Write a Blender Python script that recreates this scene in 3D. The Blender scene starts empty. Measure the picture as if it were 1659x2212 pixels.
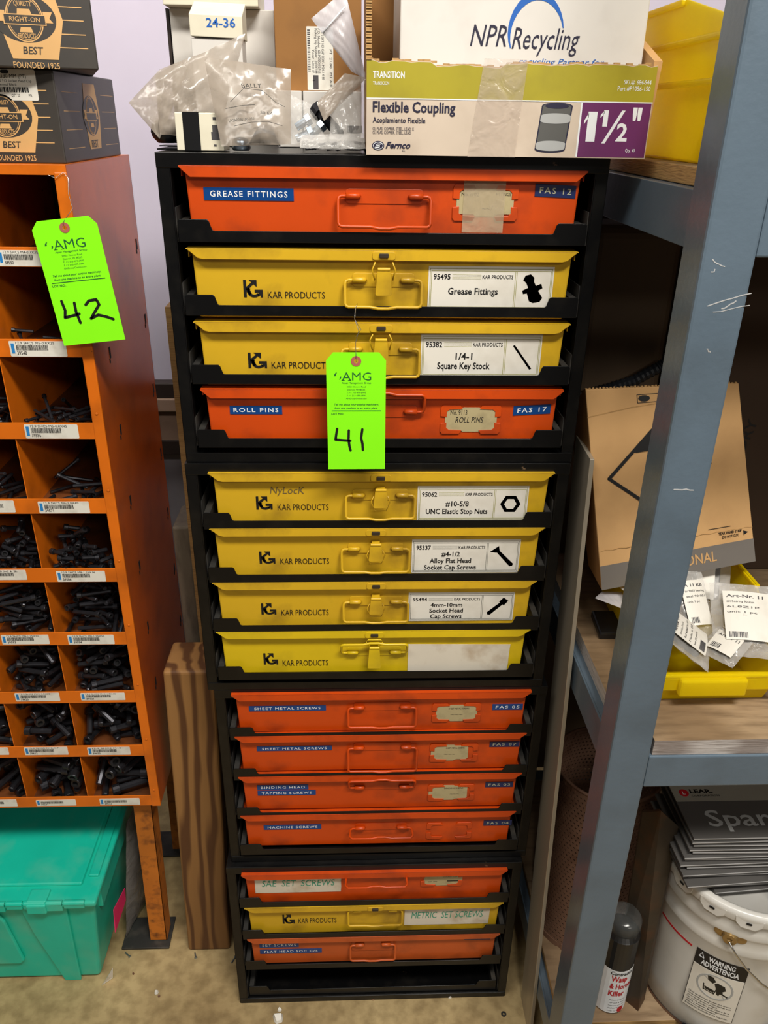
import bpy, bmesh, math, random
import numpy as np
from mathutils import Vector, Matrix

# ------------------------------------------------------------------ camera
S = bpy.context.scene
COL = S.collection
V = Vector
def n3(v): return np.array(v, float)
CAM = (-0.037928, -0.964478, 1.514005); YAW, PITCH, ROLL, FPX = 0.043367, 0.458155, -0.016371, 1720.05
def cam_axes():
    cy, sy = math.cos(YAW), math.sin(YAW)
    f0 = n3([sy, cy, 0]); r0 = n3([cy, -sy, 0])
    f = f0*math.cos(PITCH) + n3([0, 0, -math.sin(PITCH)]); d = np.cross(f, r0)
    r = r0*math.cos(ROLL) + d*math.sin(ROLL)
    return r, np.cross(f, r), f
CR, CD, CF = cam_axes()
cam = bpy.data.objects.new('camera', bpy.data.cameras.new('camera')); COL.objects.link(cam)
m = Matrix.Identity(4)
for i in range(3):
    m[i][0] = CR[i]; m[i][1] = -CD[i]; m[i][2] = -CF[i]; m[i][3] = CAM[i]
cam.matrix_world = m
cam.data.sensor_fit = 'VERTICAL'; cam.data.sensor_height = 24.0; cam.data.lens = FPX/2212*24.0
cam.data.clip_start = 0.02
S.camera = cam
def at(u, v, X=None, Y=None, Z=None):
    """real-world point seen at a photo pixel, on a known plane"""
    k = CR*(u-829.5)/FPX + CD*(v-1106)/FPX + CF
    c = n3(CAM)
    t = (X-c[0])/k[0] if X is not None else (Y-c[1])/k[1] if Y is not None else (Z-c[2])/k[2]
    return V(c + t*k)

# ------------------------------------------------------------------ world, lamps, exposure
W = bpy.data.worlds.new('world'); S.world = W; W.use_nodes = True
W.node_tree.nodes['Background'].inputs[0].default_value = (1.0, 0.93, 0.84, 1)
W.node_tree.nodes['Background'].inputs[1].default_value = 0.10
def area(name, loc, target, sx, sy, power, color=(1, .95, .87), spread=3.14):
    L = bpy.data.lights.new(name, 'AREA'); L.shape = 'RECTANGLE'; L.size = sx; L.size_y = sy
    L.energy = power; L.color = color; L.spread = spread
    o = bpy.data.objects.new(name, L); COL.objects.link(o); o.location = loc
    o.rotation_euler = (V(target)-V(loc)).to_track_quat('-Z', 'Y').to_euler()
    return o
area('ceiling_or_fill_lamp', (0.5, -1.25, 3.1), (0.0, 0.1, 0.9), 1.0, 0.22, 60)
area('ceiling_or_fill_lamp', (-0.9, -1.25, 3.1), (-0.1, 0.1, 0.9), 1.2, 0.25, 24)
area('ceiling_or_fill_lamp', (-0.7, 0.42, 2.75), (-0.5, 0.9, 1.35), 1.0, 0.2, 4, spread=1.5)  # fill lamp added to brighten the back wall, spread narrowed to it
area('ceiling_or_fill_lamp', (1.3, -3.2, 2.9), (0.3, 0.0, 0.9), 1.2, 0.3, 26)
S.view_settings.view_transform = 'Standard'; S.view_settings.look = 'None'
S.view_settings.gamma = 1.0; S.view_settings.use_curve_mapping = False
S.view_settings.exposure = 0.0

# ------------------------------------------------------------------ materials
def lin(c):
    f = lambda x: x/12.92 if x <= .04045 else ((x+.055)/1.055)**2.4
    return tuple(f(x/255) for x in c) + (1,)
MATS = {}
def mat(name, rgb, rough=.5, metal=0, spec=.5, dirt=None, dirt_amt=.0, dirt_scale=25, bump=0, bump_scale=60, var=.06, chips=None, coat=0, alpha=None, stretch=None, emis=None):
    if name in MATS: return MATS[name]
    M = bpy.data.materials.new(name); M.use_nodes = True; nt = M.node_tree; N = nt.nodes; L = nt.links
    b = N['Principled BSDF']; b.inputs['Roughness'].default_value = rough; b.inputs['Metallic'].default_value = metal
    b.inputs['Specular IOR Level'].default_value = spec; b.inputs['Coat Weight'].default_value = coat
    tc = N.new('ShaderNodeTexCoord'); src = tc.outputs['Object']
    if stretch:
        mp = N.new('ShaderNodeMapping'); mp.inputs['Scale'].default_value = stretch; L.new(src, mp.inputs[0]); src = mp.outputs[0]
    def noise(sc, det=4, w=0):
        n = N.new('ShaderNodeTexNoise'); n.inputs['Scale'].default_value = sc; n.inputs['Detail'].default_value = det
        L.new(src, n.inputs['Vector']); return n.outputs['Fac']
    def ramp(s, a, c):
        r = N.new('ShaderNodeMapRange'); r.inputs[1].default_value = a; r.inputs[2].default_value = c
        L.new(s, r.inputs[0]); return r.outputs[0]
    def mix(f, A, B):
        x = N.new('ShaderNodeMix'); x.data_type = 'RGBA'
        if isinstance(f, float): x.inputs[0].default_value = f
        else: L.new(f, x.inputs[0])
        for i, q in ((6, A), (7, B)):
            if isinstance(q, tuple): x.inputs[i].default_value = q
            else: L.new(q, x.inputs[i])
        return x.outputs[2]
    c = lin(rgb)
    dk = tuple(x*(1-var*2.2) for x in c[:3]) + (1,); lt = tuple(min(1, x*(1+var)) for x in c[:3]) + (1,)
    out = mix(ramp(noise(9, 5), .3, .7), dk, lt)
    if dirt:
        f = N.new('ShaderNodeMath'); f.operation = 'MULTIPLY'; f.inputs[1].default_value = dirt_amt
        L.new(ramp(noise(dirt_scale, 6), .5, .78), f.inputs[0]); out = mix(f.outputs[0], out, lin(dirt))
    if chips:
        out = mix(ramp(noise(chips[1], 8), chips[2], chips[2]+.02), out, lin(chips[0]))
    L.new(out, b.inputs['Base Color'])
    if bump:
        bp = N.new('ShaderNodeBump'); bp.inputs['Strength'].default_value = bump; bp.inputs['Distance'].default_value = .002
        L.new(noise(bump_scale, 3), bp.inputs['Height']); L.new(bp.outputs[0], b.inputs['Normal'])
    if alpha is not None: b.inputs['Alpha'].default_value = alpha
    if emis: b.inputs['Emission Color'].default_value = lin(rgb); b.inputs['Emission Strength'].default_value = emis
    MATS[name] = M; return M
def wood(name, a, b_, c_, scale=(60, 60, 3), rings=True, rough=.7, dist=4, ws=.35, wd=.5):
    M = bpy.data.materials.new(name); M.use_nodes = True; nt = M.node_tree; N = nt.nodes; L = nt.links
    b = N['Principled BSDF']; b.inputs['Roughness'].default_value = rough
    tc = N.new('ShaderNodeTexCoord'); mp = N.new('ShaderNodeMapping'); mp.inputs['Scale'].default_value = scale
    L.new(tc.outputs['Object'], mp.inputs[0])
    w = N.new('ShaderNodeTexWave'); w.inputs['Scale'].default_value = ws; w.inputs['Distortion'].default_value = dist*2.2
    w.inputs['Detail'].default_value = 3; w.inputs['Detail Scale'].default_value = wd; L.new(mp.outputs[0], w.inputs[0])
    n = N.new('ShaderNodeTexNoise'); n.inputs['Scale'].default_value = 4; n.inputs['Detail'].default_value = 8; L.new(mp.outputs[0], n.inputs['Vector'])
    r = N.new('ShaderNodeValToRGB'); e = r.color_ramp.elements
    e[0].position = .15; e[0].color = lin(a); e[1].position = .75; e[1].color = lin(b_)
    L.new(w.outputs['Fac'], r.inputs[0])
    x = N.new('ShaderNodeMix'); x.data_type = 'RGBA'; mr = N.new('ShaderNodeMapRange'); mr.inputs[1].default_value = .45; mr.inputs[2].default_value = .8
    L.new(n.outputs['Fac'], mr.inputs[0]); L.new(mr.outputs[0], x.inputs[0]); L.new(r.outputs[0], x.inputs[6]); x.inputs[7].default_value = lin(c_)
    L.new(x.outputs[2], b.inputs['Base Color'])
    bp = N.new('ShaderNodeBump'); bp.inputs['Strength'].default_value = .35; bp.inputs['Distance'].default_value = .002
    L.new(n.outputs['Fac'], bp.inputs['Height']); L.new(bp.outputs[0], b.inputs['Normal'])
    MATS[name] = M; return M
def film(name, rgb, opac, rough=.15, bump=.9, bscale=22, dark=None):
    """crinkled translucent plastic film"""
    M = bpy.data.materials.new(name); M.use_nodes = True; nt = M.node_tree; N = nt.nodes; L = nt.links
    b = N['Principled BSDF']; b.inputs['Base Color'].default_value = lin(rgb); b.inputs['Roughness'].default_value = rough
    b.inputs['Specular IOR Level'].default_value = .8
    tc = N.new('ShaderNodeTexCoord')
    n = N.new('ShaderNodeTexNoise'); n.inputs['Scale'].default_value = bscale; n.inputs['Detail'].default_value = 3; n.inputs['Distortion'].default_value = 1.2
    L.new(tc.outputs['Object'], n.inputs['Vector'])
    bp = N.new('ShaderNodeBump'); bp.inputs['Strength'].default_value = bump; bp.inputs['Distance'].default_value = .006
    L.new(n.outputs['Fac'], bp.inputs['Height']); L.new(bp.outputs[0], b.inputs['Normal'])
    mr = N.new('ShaderNodeMapRange'); mr.inputs[1].default_value = .3; mr.inputs[2].default_value = .75; mr.inputs[3].default_value = opac*.7; mr.inputs[4].default_value = min(1, opac*1.35)
    L.new(n.outputs['Fac'], mr.inputs[0]); L.new(mr.outputs[0], b.inputs['Alpha'])
    MATS[name] = M; return M

ORANGE = mat('orange_enamel', (206, 72, 8), .38, dirt=(110, 40, 22), dirt_amt=.75, dirt_scale=16, bump=.05, var=.05)
ORANGE_B = mat('faded_orange_enamel', (196, 88, 34), .42, dirt=(110, 50, 25), dirt_amt=.5, var=.07)
YELLOW = mat('yellow_enamel', (214, 172, 34), .38, dirt=(120, 90, 30), dirt_amt=.75, dirt_scale=18, bump=.05, var=.05)
YELLOW_B = mat('bright_yellow_enamel', (222, 190, 24), .35, dirt=(120, 105, 30), dirt_amt=.5, dirt_scale=18, var=.06)
LIP = mat('black_enamel', (9, 9, 10), .3, spec=.4, dirt=(38, 35, 30), dirt_amt=.35, dirt_scale=30, bump=.06, chips=((140, 115, 90), 34, .735))
DUSTY = mat('dusty_black_enamel', (44, 43, 41), .6, dirt=(95, 88, 78), dirt_amt=.6, dirt_scale=30)
BINOR = mat('bolt_bin_orange_paint', (222, 112, 18), .33, dirt=(110, 52, 14), dirt_amt=.55, dirt_scale=14, bump=.08, var=.06, chips=((60, 34, 20), 30, .74))
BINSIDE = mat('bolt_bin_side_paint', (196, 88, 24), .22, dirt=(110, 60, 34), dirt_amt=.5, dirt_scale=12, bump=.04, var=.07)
BINDK = mat('shade_toned_bin_back', (54, 30, 14), .7, dirt=(30, 18, 10), dirt_amt=.6, dirt_scale=20)  # near-black base puts the deep shade of the compartments into the colour
BINSH = mat('shade_toned_bin_shelf', (110, 58, 18), .65, dirt=(40, 24, 12), dirt_amt=.8, dirt_scale=24)  # bin orange darkened in the colour for the shade on compartment floors
RUSTOR = mat('rusty_orange_paint', (196, 112, 32), .6, dirt=(84, 44, 22), dirt_amt=.95, dirt_scale=55, var=.1)
RUST = mat('rusty_steel', (134, 100, 80), .6, metal=.2, dirt=(90, 56, 40), dirt_amt=.8, dirt_scale=30, bump=.3, var=.15)
RUSTD = mat('dark_rusty_angle_steel', (70, 60, 48), .55, metal=.4, dirt=(110, 66, 34), dirt_amt=.6, dirt_scale=20, bump=.2, var=.15)
GREY = mat('slate_blue_grey_paint', (94, 110, 124), .3, dirt=(74, 84, 92), dirt_amt=.6, dirt_scale=10, bump=.12, bump_scale=140, var=.05, chips=((178, 178, 165), 16, .765))
ALU = mat('scuffed_aluminium', (186, 176, 158), .36, metal=.45, dirt=(120, 112, 100), dirt_amt=.5, bump=.08, stretch=(1, 1, .1))
CHROME = mat('bright_steel_wire', (205, 205, 205), .25, metal=1)
BOLT = mat('black_oxide_steel', (58, 58, 63), .32, metal=.7, dirt=(30, 26, 24), dirt_amt=.5, dirt_scale=60)
BOLTD = mat('socket_recess_black', (8, 8, 8), .8)
ZINC = mat('zinc_plated_steel', (150, 165, 180), .25, metal=.9)
TEAL = mat('teal_plastic', (22, 196, 168), .4, dirt=(120, 190, 160), dirt_amt=.5, dirt_scale=12, var=.05, bump=.05)
GREEN = mat('fluorescent_green_card', (140, 255, 28), .8, spec=.1, var=.02)
REINF = mat('brown_paper_washer', (176, 96, 84), .8)
WHITE = mat('white_label_paper', (226, 222, 212), .5, dirt=(150, 138, 115), dirt_amt=.35, dirt_scale=22, var=.03)
STAINED = mat('stained_white_label_paper', (218, 210, 194), .5, dirt=(160, 130, 92), dirt_amt=.7, dirt_scale=30, var=.04)
TANP = mat('tan_card_paper', (176, 162, 122), .7, dirt=(110, 96, 70), dirt_amt=.6, dirt_scale=40)
STICK = mat('bin_sticker_paper', (226, 224, 214), .45, dirt=(150, 130, 110), dirt_amt=.4, dirt_scale=50, var=.03)
BLUET = mat('blue_embossing_tape', (14, 66, 132), .25, var=.04)
NAVY = mat('dull_navy_embossing_tape', (28, 42, 92), .4, dirt=(60, 50, 50), dirt_amt=.5, var=.06)
INKW = mat('white_embossed_lettering', (232, 236, 240), .5)
INKF = mat('faded_embossed_lettering', (176, 176, 150), .6)
INK = mat('black_ink', (16, 16, 18), .5)
INKS = mat('soft_pencil_ink', (110, 92, 52), .7)
INKG = mat('green_marker_ink', (60, 150, 120), .7)
DGREEN = mat('dark_green_ink', (10, 92, 44), .7)
INKO = mat('olive_frame_ink', (150, 148, 84), .6)
INKGR = mat('grey_frame_ink', (118, 118, 110), .6)
INKBL = mat('blue_ink', (30, 100, 190), .5)
INKNV = mat('navy_ink', (34, 32, 58), .5)
BLUESK = mat('sticker_blue_ink', (40, 130, 200), .5)
GREYPR = mat('grey_printed_ink', (74, 72, 74), .5)
SILV = mat('light_grey_printed_ink', (170, 172, 172), .5)
OLIVE = mat('olive_printed_carton', (168, 156, 40), .45, dirt=(120, 108, 40), dirt_amt=.3)
CARTON = mat('greige_printed_carton', (206, 190, 172), .5, dirt=(160, 140, 120), dirt_amt=.35, bump=.06)
PURPLE = mat('purple_printed_carton', (104, 40, 96), .5, dirt=(80, 40, 70), dirt_amt=.4)
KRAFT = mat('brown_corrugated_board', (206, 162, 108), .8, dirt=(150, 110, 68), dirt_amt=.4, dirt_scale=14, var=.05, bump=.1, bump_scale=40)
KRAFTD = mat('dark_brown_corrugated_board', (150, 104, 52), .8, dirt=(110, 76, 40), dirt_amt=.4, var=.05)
KRAFTX = mat('raw_board_edge', (190, 150, 96), .9, dirt=(120, 85, 50), dirt_amt=.8, dirt_scale=120)
BAND = mat('grey_printed_board', (112, 106, 100), .7, var=.04)
WBOX = mat('white_glossy_carton', (222, 218, 212), .4, dirt=(190, 184, 176), dirt_amt=.3, var=.02)
CREAM = mat('cream_carton', (228, 222, 200), .5, dirt=(190, 180, 150), dirt_amt=.3, var=.02)
BCART = mat('black_printed_carton', (58, 54, 50), .45, dirt=(74, 68, 60), dirt_amt=.5, var=.06)
GOLD = mat('tan_gold_printed_ink', (214, 168, 108), .5, dirt=(180, 140, 90), dirt_amt=.3)
BINYEL = mat('yellow_bin_plastic', (252, 226, 4), .3, dirt=(200, 170, 20), dirt_amt=.4, dirt_scale=12, var=.03)
_m = BINYEL; _nt = _m.node_tree; _p = _nt.nodes['Principled BSDF']; _t = _nt.nodes.new('ShaderNodeBsdfTranslucent'); _x = _nt.nodes.new('ShaderNodeMixShader'); _o = _nt.nodes['Material Output']
_t.inputs[0].default_value = lin((255, 244, 110)); _x.inputs[0].default_value = .55; _nt.links.new(_p.outputs[0], _x.inputs[1]); _nt.links.new(_t.outputs[0], _x.inputs[2]); _nt.links.new(_x.outputs[0], _o.inputs[0])
BLACKP = mat('black_plastic', (20, 20, 22), .35)
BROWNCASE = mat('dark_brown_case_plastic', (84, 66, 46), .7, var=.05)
HOSE = mat('black_hose_rubber', (34, 38, 44), .4)
PAIL = mat('white_pail_enamel', (214, 212, 206), .28, dirt=(150, 140, 118), dirt_amt=.4, dirt_scale=10, var=.03)
RED = mat('red_ink', (190, 24, 36), .5)
PINK = mat('hot_pink_label', (238, 40, 110), .6)
BRASS = mat('tarnished_yellow_chromate', (160, 132, 84), .35, metal=.6, dirt=(100, 80, 50), dirt_amt=.6, dirt_scale=80)
SIGN = mat('dark_grey_sign_sheet', (84, 82, 80), .35, var=.04)
SIGNT = mat('light_sign_edge', (190, 190, 190), .3)
SHEETW = mat('pale_sign_band', (150, 146, 134), .4)
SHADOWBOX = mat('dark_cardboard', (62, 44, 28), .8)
WALLM = mat('lilac_white_wall_paint', (204, 196, 214), .45, dirt=(184, 176, 192), dirt_amt=.3, dirt_scale=4, var=.015)
WALLL = mat('lower_wall_paint', (150, 142, 150), .6, dirt=(110, 100, 100), dirt_amt=.4, dirt_scale=6)
TRIMD = mat('dark_brown_wall_trim', (46, 34, 30), .5)
TRIMC = mat('tan_wall_trim', (150, 122, 104), .6, dirt=(110, 86, 70), dirt_amt=.4)
LUMBER = wood('brown_lumber', (92, 56, 26), (156, 112, 62), (78, 50, 28), (1, 1, .13), ws=10, wd=.9, dist=9)
GLUMBER = wood('weathered_grey_lumber', (96, 88, 74), (120, 110, 94), (74, 66, 56), (20, 20, 6))
PLY = wood('worn_plywood', (130, 106, 78), (158, 134, 104), (104, 82, 58), (4, 22, 22), dist=2)
PLYE = wood('plywood_edge', (150, 116, 68), (186, 148, 92), (110, 78, 44), (10, 10, 260), dist=1)
PLYW = wood('whitewashed_plywood_edge', (150, 140, 135), (196, 190, 186), (110, 96, 86), (8, 8, 260), dist=1)
FILM = film('clear_poly_film', (222, 220, 216), .30, bump=.55, bscale=26)
FILMM = film('milky_poly_film', (176, 164, 150), .62, rough=.22, bscale=11, bump=.45)
FILMZ = film('frosted_zip_bag_film', (214, 212, 218), .62, rough=.3, bscale=9, bump=.3)
TAPE = film('packing_tape_film', (206, 190, 160), .34, bscale=30, bump=.35)
GLASSTAPE = film('clear_tape_film', (215, 200, 185), .20, bscale=45, bump=.5, rough=.1)
COUPL = mat('printed_rubber_grey', (86, 86, 84), .6, var=.08)

# floor
FL = bpy.data.materials.new('stained_concrete'); FL.use_nodes = True
nt = FL.node_tree; N = nt.nodes; L = nt.links; b = N['Principled BSDF']; b.inputs['Roughness'].default_value = .62
tc = N.new('ShaderNodeTexCoord')
def nz(sc, det):
    n = N.new('ShaderNodeTexNoise'); n.inputs['Scale'].default_value = sc; n.inputs['Detail'].default_value = det; L.new(tc.outputs['Object'], n.inputs['Vector']); return n.outputs['Fac']
r1 = N.new('ShaderNodeValToRGB'); e = r1.color_ramp.elements; e[0].position = .3; e[0].color = lin((140, 116, 76)); e[1].position = .7; e[1].color = lin((196, 172, 124)); L.new(nz(5, 10), r1.inputs[0])
r2 = N.new('ShaderNodeValToRGB'); e = r2.color_ramp.elements; e[0].position = .35; e[0].color = (.55, .52, .46, 1); e[1].position = .6; e[1].color = (1, 1, 1, 1); L.new(nz(40, 8), r2.inputs[0])
x = N.new('ShaderNodeMix'); x.data_type = 'RGBA'; x.blend_type = 'MULTIPLY'; x.inputs[0].default_value = .6; L.new(r1.outputs[0], x.inputs[6]); L.new(r2.outputs[0], x.inputs[7]); L.new(x.outputs[2], b.inputs['Base Color'])
bp = N.new('ShaderNodeBump'); bp.inputs['Strength'].default_value = .3; bp.inputs['Distance'].default_value = .002; L.new(nz(120, 6), bp.inputs['Height']); L.new(bp.outputs[0], b.inputs['Normal'])

# ------------------------------------------------------------------ mesh helpers
class MB:
    def __init__(s): s.v = []; s.f = []; s.m = []; s.mi = 0
    def add(s, vs, fs):
        o = len(s.v); s.v += [tuple(v) for v in vs]; s.f += [tuple(o+i for i in f) for f in fs]; s.m += [s.mi]*len(fs); return s
    def box(s, a, b, M=None):
        x0, y0, z0 = a; x1, y1, z1 = b
        vs = [V(p) for p in [(x0,y0,z0),(x1,y0,z0),(x1,y1,z0),(x0,y1,z0),(x0,y0,z1),(x1,y0,z1),(x1,y1,z1),(x0,y1,z1)]]
        if M: vs = [M @ v for v in vs]
        return s.add(vs, [(0,3,2,1),(4,5,6,7),(0,1,5,4),(1,2,6,5),(2,3,7,6),(3,0,4,7)])
    def hexa(s, p8):   # bottom quad 0-3, top quad 4-7
        return s.add(p8, [(0,3,2,1),(4,5,6,7),(0,1,5,4),(1,2,6,5),(2,3,7,6),(3,0,4,7)])
    def prism(s, pl, pts, o0, o1):  # polygon on a plane, extruded from offset o0 to o1
        n = len(pts)
        vs = [pl(x, y, o0) for x, y in pts] + [pl(x, y, o1) for x, y in pts]
        return s.add(vs, [tuple(range(n-1, -1, -1)), tuple(range(n, 2*n))] + [(i, (i+1) % n, n+(i+1) % n, n+i) for i in range(n)])
    def rect(s, pl, x0, y0, x1, y1, o0, o1): return s.prism(pl, [(x0,y0),(x1,y0),(x1,y1),(x0,y1)], o0, o1)
    def rrect(s, pl, x0, y0, x1, y1, r, o0, o1, k=3):
        pts = []
        for cx, cy, a in ((x1-r, y0+r, -90), (x1-r, y1-r, 0), (x0+r, y1-r, 90), (x0+r, y0+r, 180)):
            for i in range(k+1):
                t = math.radians(a+90*i/k); pts.append((cx+r*math.cos(t), cy+r*math.sin(t)))
        return s.prism(pl, pts, o0, o1)
    def tube(s, pts, r, seg=8, closed=False, caps=True):
        pts = [V(p) for p in pts]; n = len(pts); rings = []; up = None
        rr = r if isinstance(r, (list, tuple)) else [r]*n
        for i, p in enumerate(pts):
            a = pts[i-1] if (i > 0 or closed) else p; c = pts[(i+1) % n] if (i < n-1 or closed) else p
            t = (c-a).normalized() if (c-a).length > 1e-9 else V((0,0,1))
            if up is None: up = V((0,0,1)) if abs(t.z) < .9 else V((0,1,0))
            x_ = t.cross(up).normalized() if t.cross(up).length > 1e-6 else t.orthogonal().normalized(); y_ = x_.cross(t).normalized(); up = y_
            rings.append([p + (x_*math.cos(2*math.pi*k/seg)+y_*math.sin(2*math.pi*k/seg))*rr[i] for k in range(seg)])
        vs = [v for q in rings for v in q]; fs = []
        for i in range(n if closed else n-1):
            j = (i+1) % n
            for k in range(seg): fs.append((i*seg+k, i*seg+(k+1) % seg, j*seg+(k+1) % seg, j*seg+k))
        if caps and not closed: fs += [tuple(range(seg-1, -1, -1)), tuple((n-1)*seg+k for k in range(seg))]
        return s.add(vs, fs)
    def lathe(s, prof, c, seg=24, ax=V((0,0,1)), cap0=True, cap1=True):
        ax = V(ax).normalized(); x_ = ax.orthogonal().normalized(); y_ = ax.cross(x_); c = V(c)
        vs = [c+ax*h+(x_*math.cos(2*math.pi*k/seg)+y_*math.sin(2*math.pi*k/seg))*r for r, h in prof for k in range(seg)]; fs = []
        for i in range(len(prof)-1):
            for k in range(seg): fs.append((i*seg+k, i*seg+(k+1) % seg, (i+1)*seg+(k+1) % seg, (i+1)*seg+k))
        if cap0: fs.append(tuple(range(seg-1, -1, -1)))
        if cap1: fs.append(tuple((len(prof)-1)*seg+k for k in range(seg)))
        return s.add(vs, fs)
    def stroke(s, pl, pts, w, o0, o1, k=10):   # pen stroke: ribbon with round ends
        for i in range(len(pts)-1):
            (x0, y0), (x1, y1) = pts[i], pts[i+1]; d = math.hypot(x1-x0, y1-y0) or 1e-9
            nx, ny = -(y1-y0)/d*w/2, (x1-x0)/d*w/2
            s.prism(pl, [(x0+nx, y0+ny), (x0-nx, y0-ny), (x1-nx, y1-ny), (x1+nx, y1+ny)], o0, o1)
        for x0, y0 in pts: s.prism(pl, [(x0+w/2*math.cos(2*math.pi*i/k), y0+w/2*math.sin(2*math.pi*i/k)) for i in range(k)], o0, o1*.99)
        return s
    def build(s, name, mt, parent=None, bevel=0, smooth=False, kind=None, label=None, segs=2):
        me = bpy.data.meshes.new(name)
        off = wloc(parent) if parent else V((0,0,0))
        me.from_pydata([tuple(V(v)-off) for v in s.v], [], s.f)
        for q in (mt if isinstance(mt, (list, tuple)) else [mt]): me.materials.append(q)
        if any(s.m): me.polygons.foreach_set('material_index', s.m)
        me.update()
        bm = bmesh.new(); bm.from_mesh(me); bmesh.ops.recalc_face_normals(bm, faces=bm.faces); bm.to_mesh(me); bm.free()
        if smooth: me.polygons.foreach_set('use_smooth', [True]*len(me.polygons))
        o = bpy.data.objects.new(name, me); COL.objects.link(o)
        if parent: o.parent = parent
        if bevel:
            bv = o.modifiers.new('bevel', 'BEVEL'); bv.width = bevel; bv.segments = segs; bv.limit_method = 'ANGLE'; bv.angle_limit = .6
        if kind: o['kind'] = kind
        if label: o['label'] = label
        return o
def wloc(o):
    p = V((0,0,0))
    while o: p = p + o.location; o = o.parent
    return p
def thing(name, loc, label, cat, group=None):
    o = bpy.data.objects.new(name, None); o.empty_display_size = .02; COL.objects.link(o); o.location = loc
    o['label'] = label; o['category'] = cat
    if group: o['group'] = group
    return o
def tag(o, label, cat, group=None):
    o['label'] = label; o['category'] = cat
    if group: o['group'] = group
    return o
def solo(mb, name, mt, label, cat, group=None, **k):   # a thing that is one mesh, origin at its lowest centre
    lo = np.min(np.array(mb.v), 0); hi = np.max(np.array(mb.v), 0); c = V(((lo[0]+hi[0])/2, (lo[1]+hi[1])/2, lo[2]))
    o = mb.build(name, mt, **k)
    o.data.transform(Matrix.Translation(-c)); o.location = c
    return tag(o, label, cat, group)
def plane(O, U, Vv):
    O, U, Vv = V(O), V(U).normalized(), V(Vv).normalized(); Nn = U.cross(Vv)
    return lambda x, y, o=0: O + U*x + Vv*y + Nn*o
def front(Y): return lambda x, y, o=0: V((x, Y-o, y))     # upright plane facing the camera side (-Y)
def quadplane(tl, tr, bl, br):
    """plane through a quad with x,y in 0..1"""
    tl, tr, bl, br = map(V, (tl, tr, bl, br)); Nn = (tr-tl).cross(bl-tl).normalized()*-1
    if Nn.y > 0: Nn = -Nn
    return lambda x, y, o=0: (bl*(1-x)+br*x)*(1-y) + (tl*(1-x)+tr*x)*y + Nn*o

# ------------------------------------------------------------------ lettering: queued, converted once at the end
TQ = []
class Txt:
    def __init__(s, name, mt, parent): s.name, s.mt, s.parent, s.items, s.mb = name, mt, parent, [], MB(); TQ.append(s)
    def t(s, pl, txt, x, y, h, w=None, align='l', bold=0, shear=0, off=.0003, rot=0, thick=.0002, space=1):
        s.items.append((pl, txt, x, y, h, w, align, bold, shear, off, rot, thick, space)); return s
def flush_text():
    keys = {}
    for q in TQ:
        for it in q.items: keys.setdefault((it[1], it[7], it[8], it[12]), None)
    tmp = []
    for k in list(keys) + [('H', 0, 0, 1)]:
        c = bpy.data.curves.new('t', 'FONT'); c.body = k[0]; c.size = 1; c.offset = k[1]; c.shear = k[2]; c.space_character = k[3]; c.resolution_u = 2
        o = bpy.data.objects.new('t', c); COL.objects.link(o); tmp.append((k, o))
    dg = bpy.context.evaluated_depsgraph_get(); dg.update()
    for k, o in tmp:
        me = bpy.data.meshes.new_from_object(o.evaluated_get(dg))
        keys[k] = ([(v.co.x, v.co.y) for v in me.vertices], [tuple(p.vertices) for p in me.polygons]); bpy.data.meshes.remove(me)
        bpy.data.objects.remove(o)
    H = max(y for x, y in keys[('H', 0, 0, 1)][0])
    for q in TQ:
        mb = q.mb
        for pl, txt, x, y, h, w, align, bold, shear, off, rot, thick, space in q.items:
            vs, fs = keys[(txt, bold, shear, space)]
            if not vs: continue
            xs = [a for a, b_ in vs]; x0, x1 = min(xs), max(xs); sc = h/H; sx = (w/(x1-x0)) if w else sc
            wd = (x1-x0)*sx; ox = {'l': 0, 'c': -wd/2, 'r': -wd}[align]; cr, sr = math.cos(rot), math.sin(rot)
            def mp(a, b_): 
                u, v_ = (a-x0)*sx+ox, b_*sc; return pl(x+u*cr-v_*sr, y+u*sr+v_*cr, off)
            mb.add([mp(*v) for v in vs], fs)
        if mb.v: mb.build(q.name, q.mt, q.parent)

# ------------------------------------------------------------------ setting
YW = .90
def wz(v): return at(375, v, Y=YW).z
def struct(name, mt, z0, z1, out=0, bevel=0):
    mb = MB(); mb.box((-2.4, YW-out, z0), (2.4, YW+.06, z1)); o = mb.build(name, mt, bevel=bevel); o['kind'] = 'structure'
mb = MB(); mb.box((-2.4, -1.9, -.05), (2.4, YW, 0)); o = mb.build('floor', FL); o['kind'] = 'structure'
struct('wall_back', WALLM, wz(820), 2.6)
struct('trim_1', TRIMD, wz(852), wz(820)-.0005, .03, .003)
struct('trim_2', TRIMC, wz(880), wz(852)-.0005, .035, .003)
struct('trim_3', TRIMC, wz(945), wz(880)-.0005, .018)
struct('trim_4', TRIMD, wz(975), wz(945)-.0005, .022, .002)
struct('trim_5', WALLL, 0, wz(975)-.0005, .0)

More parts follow.
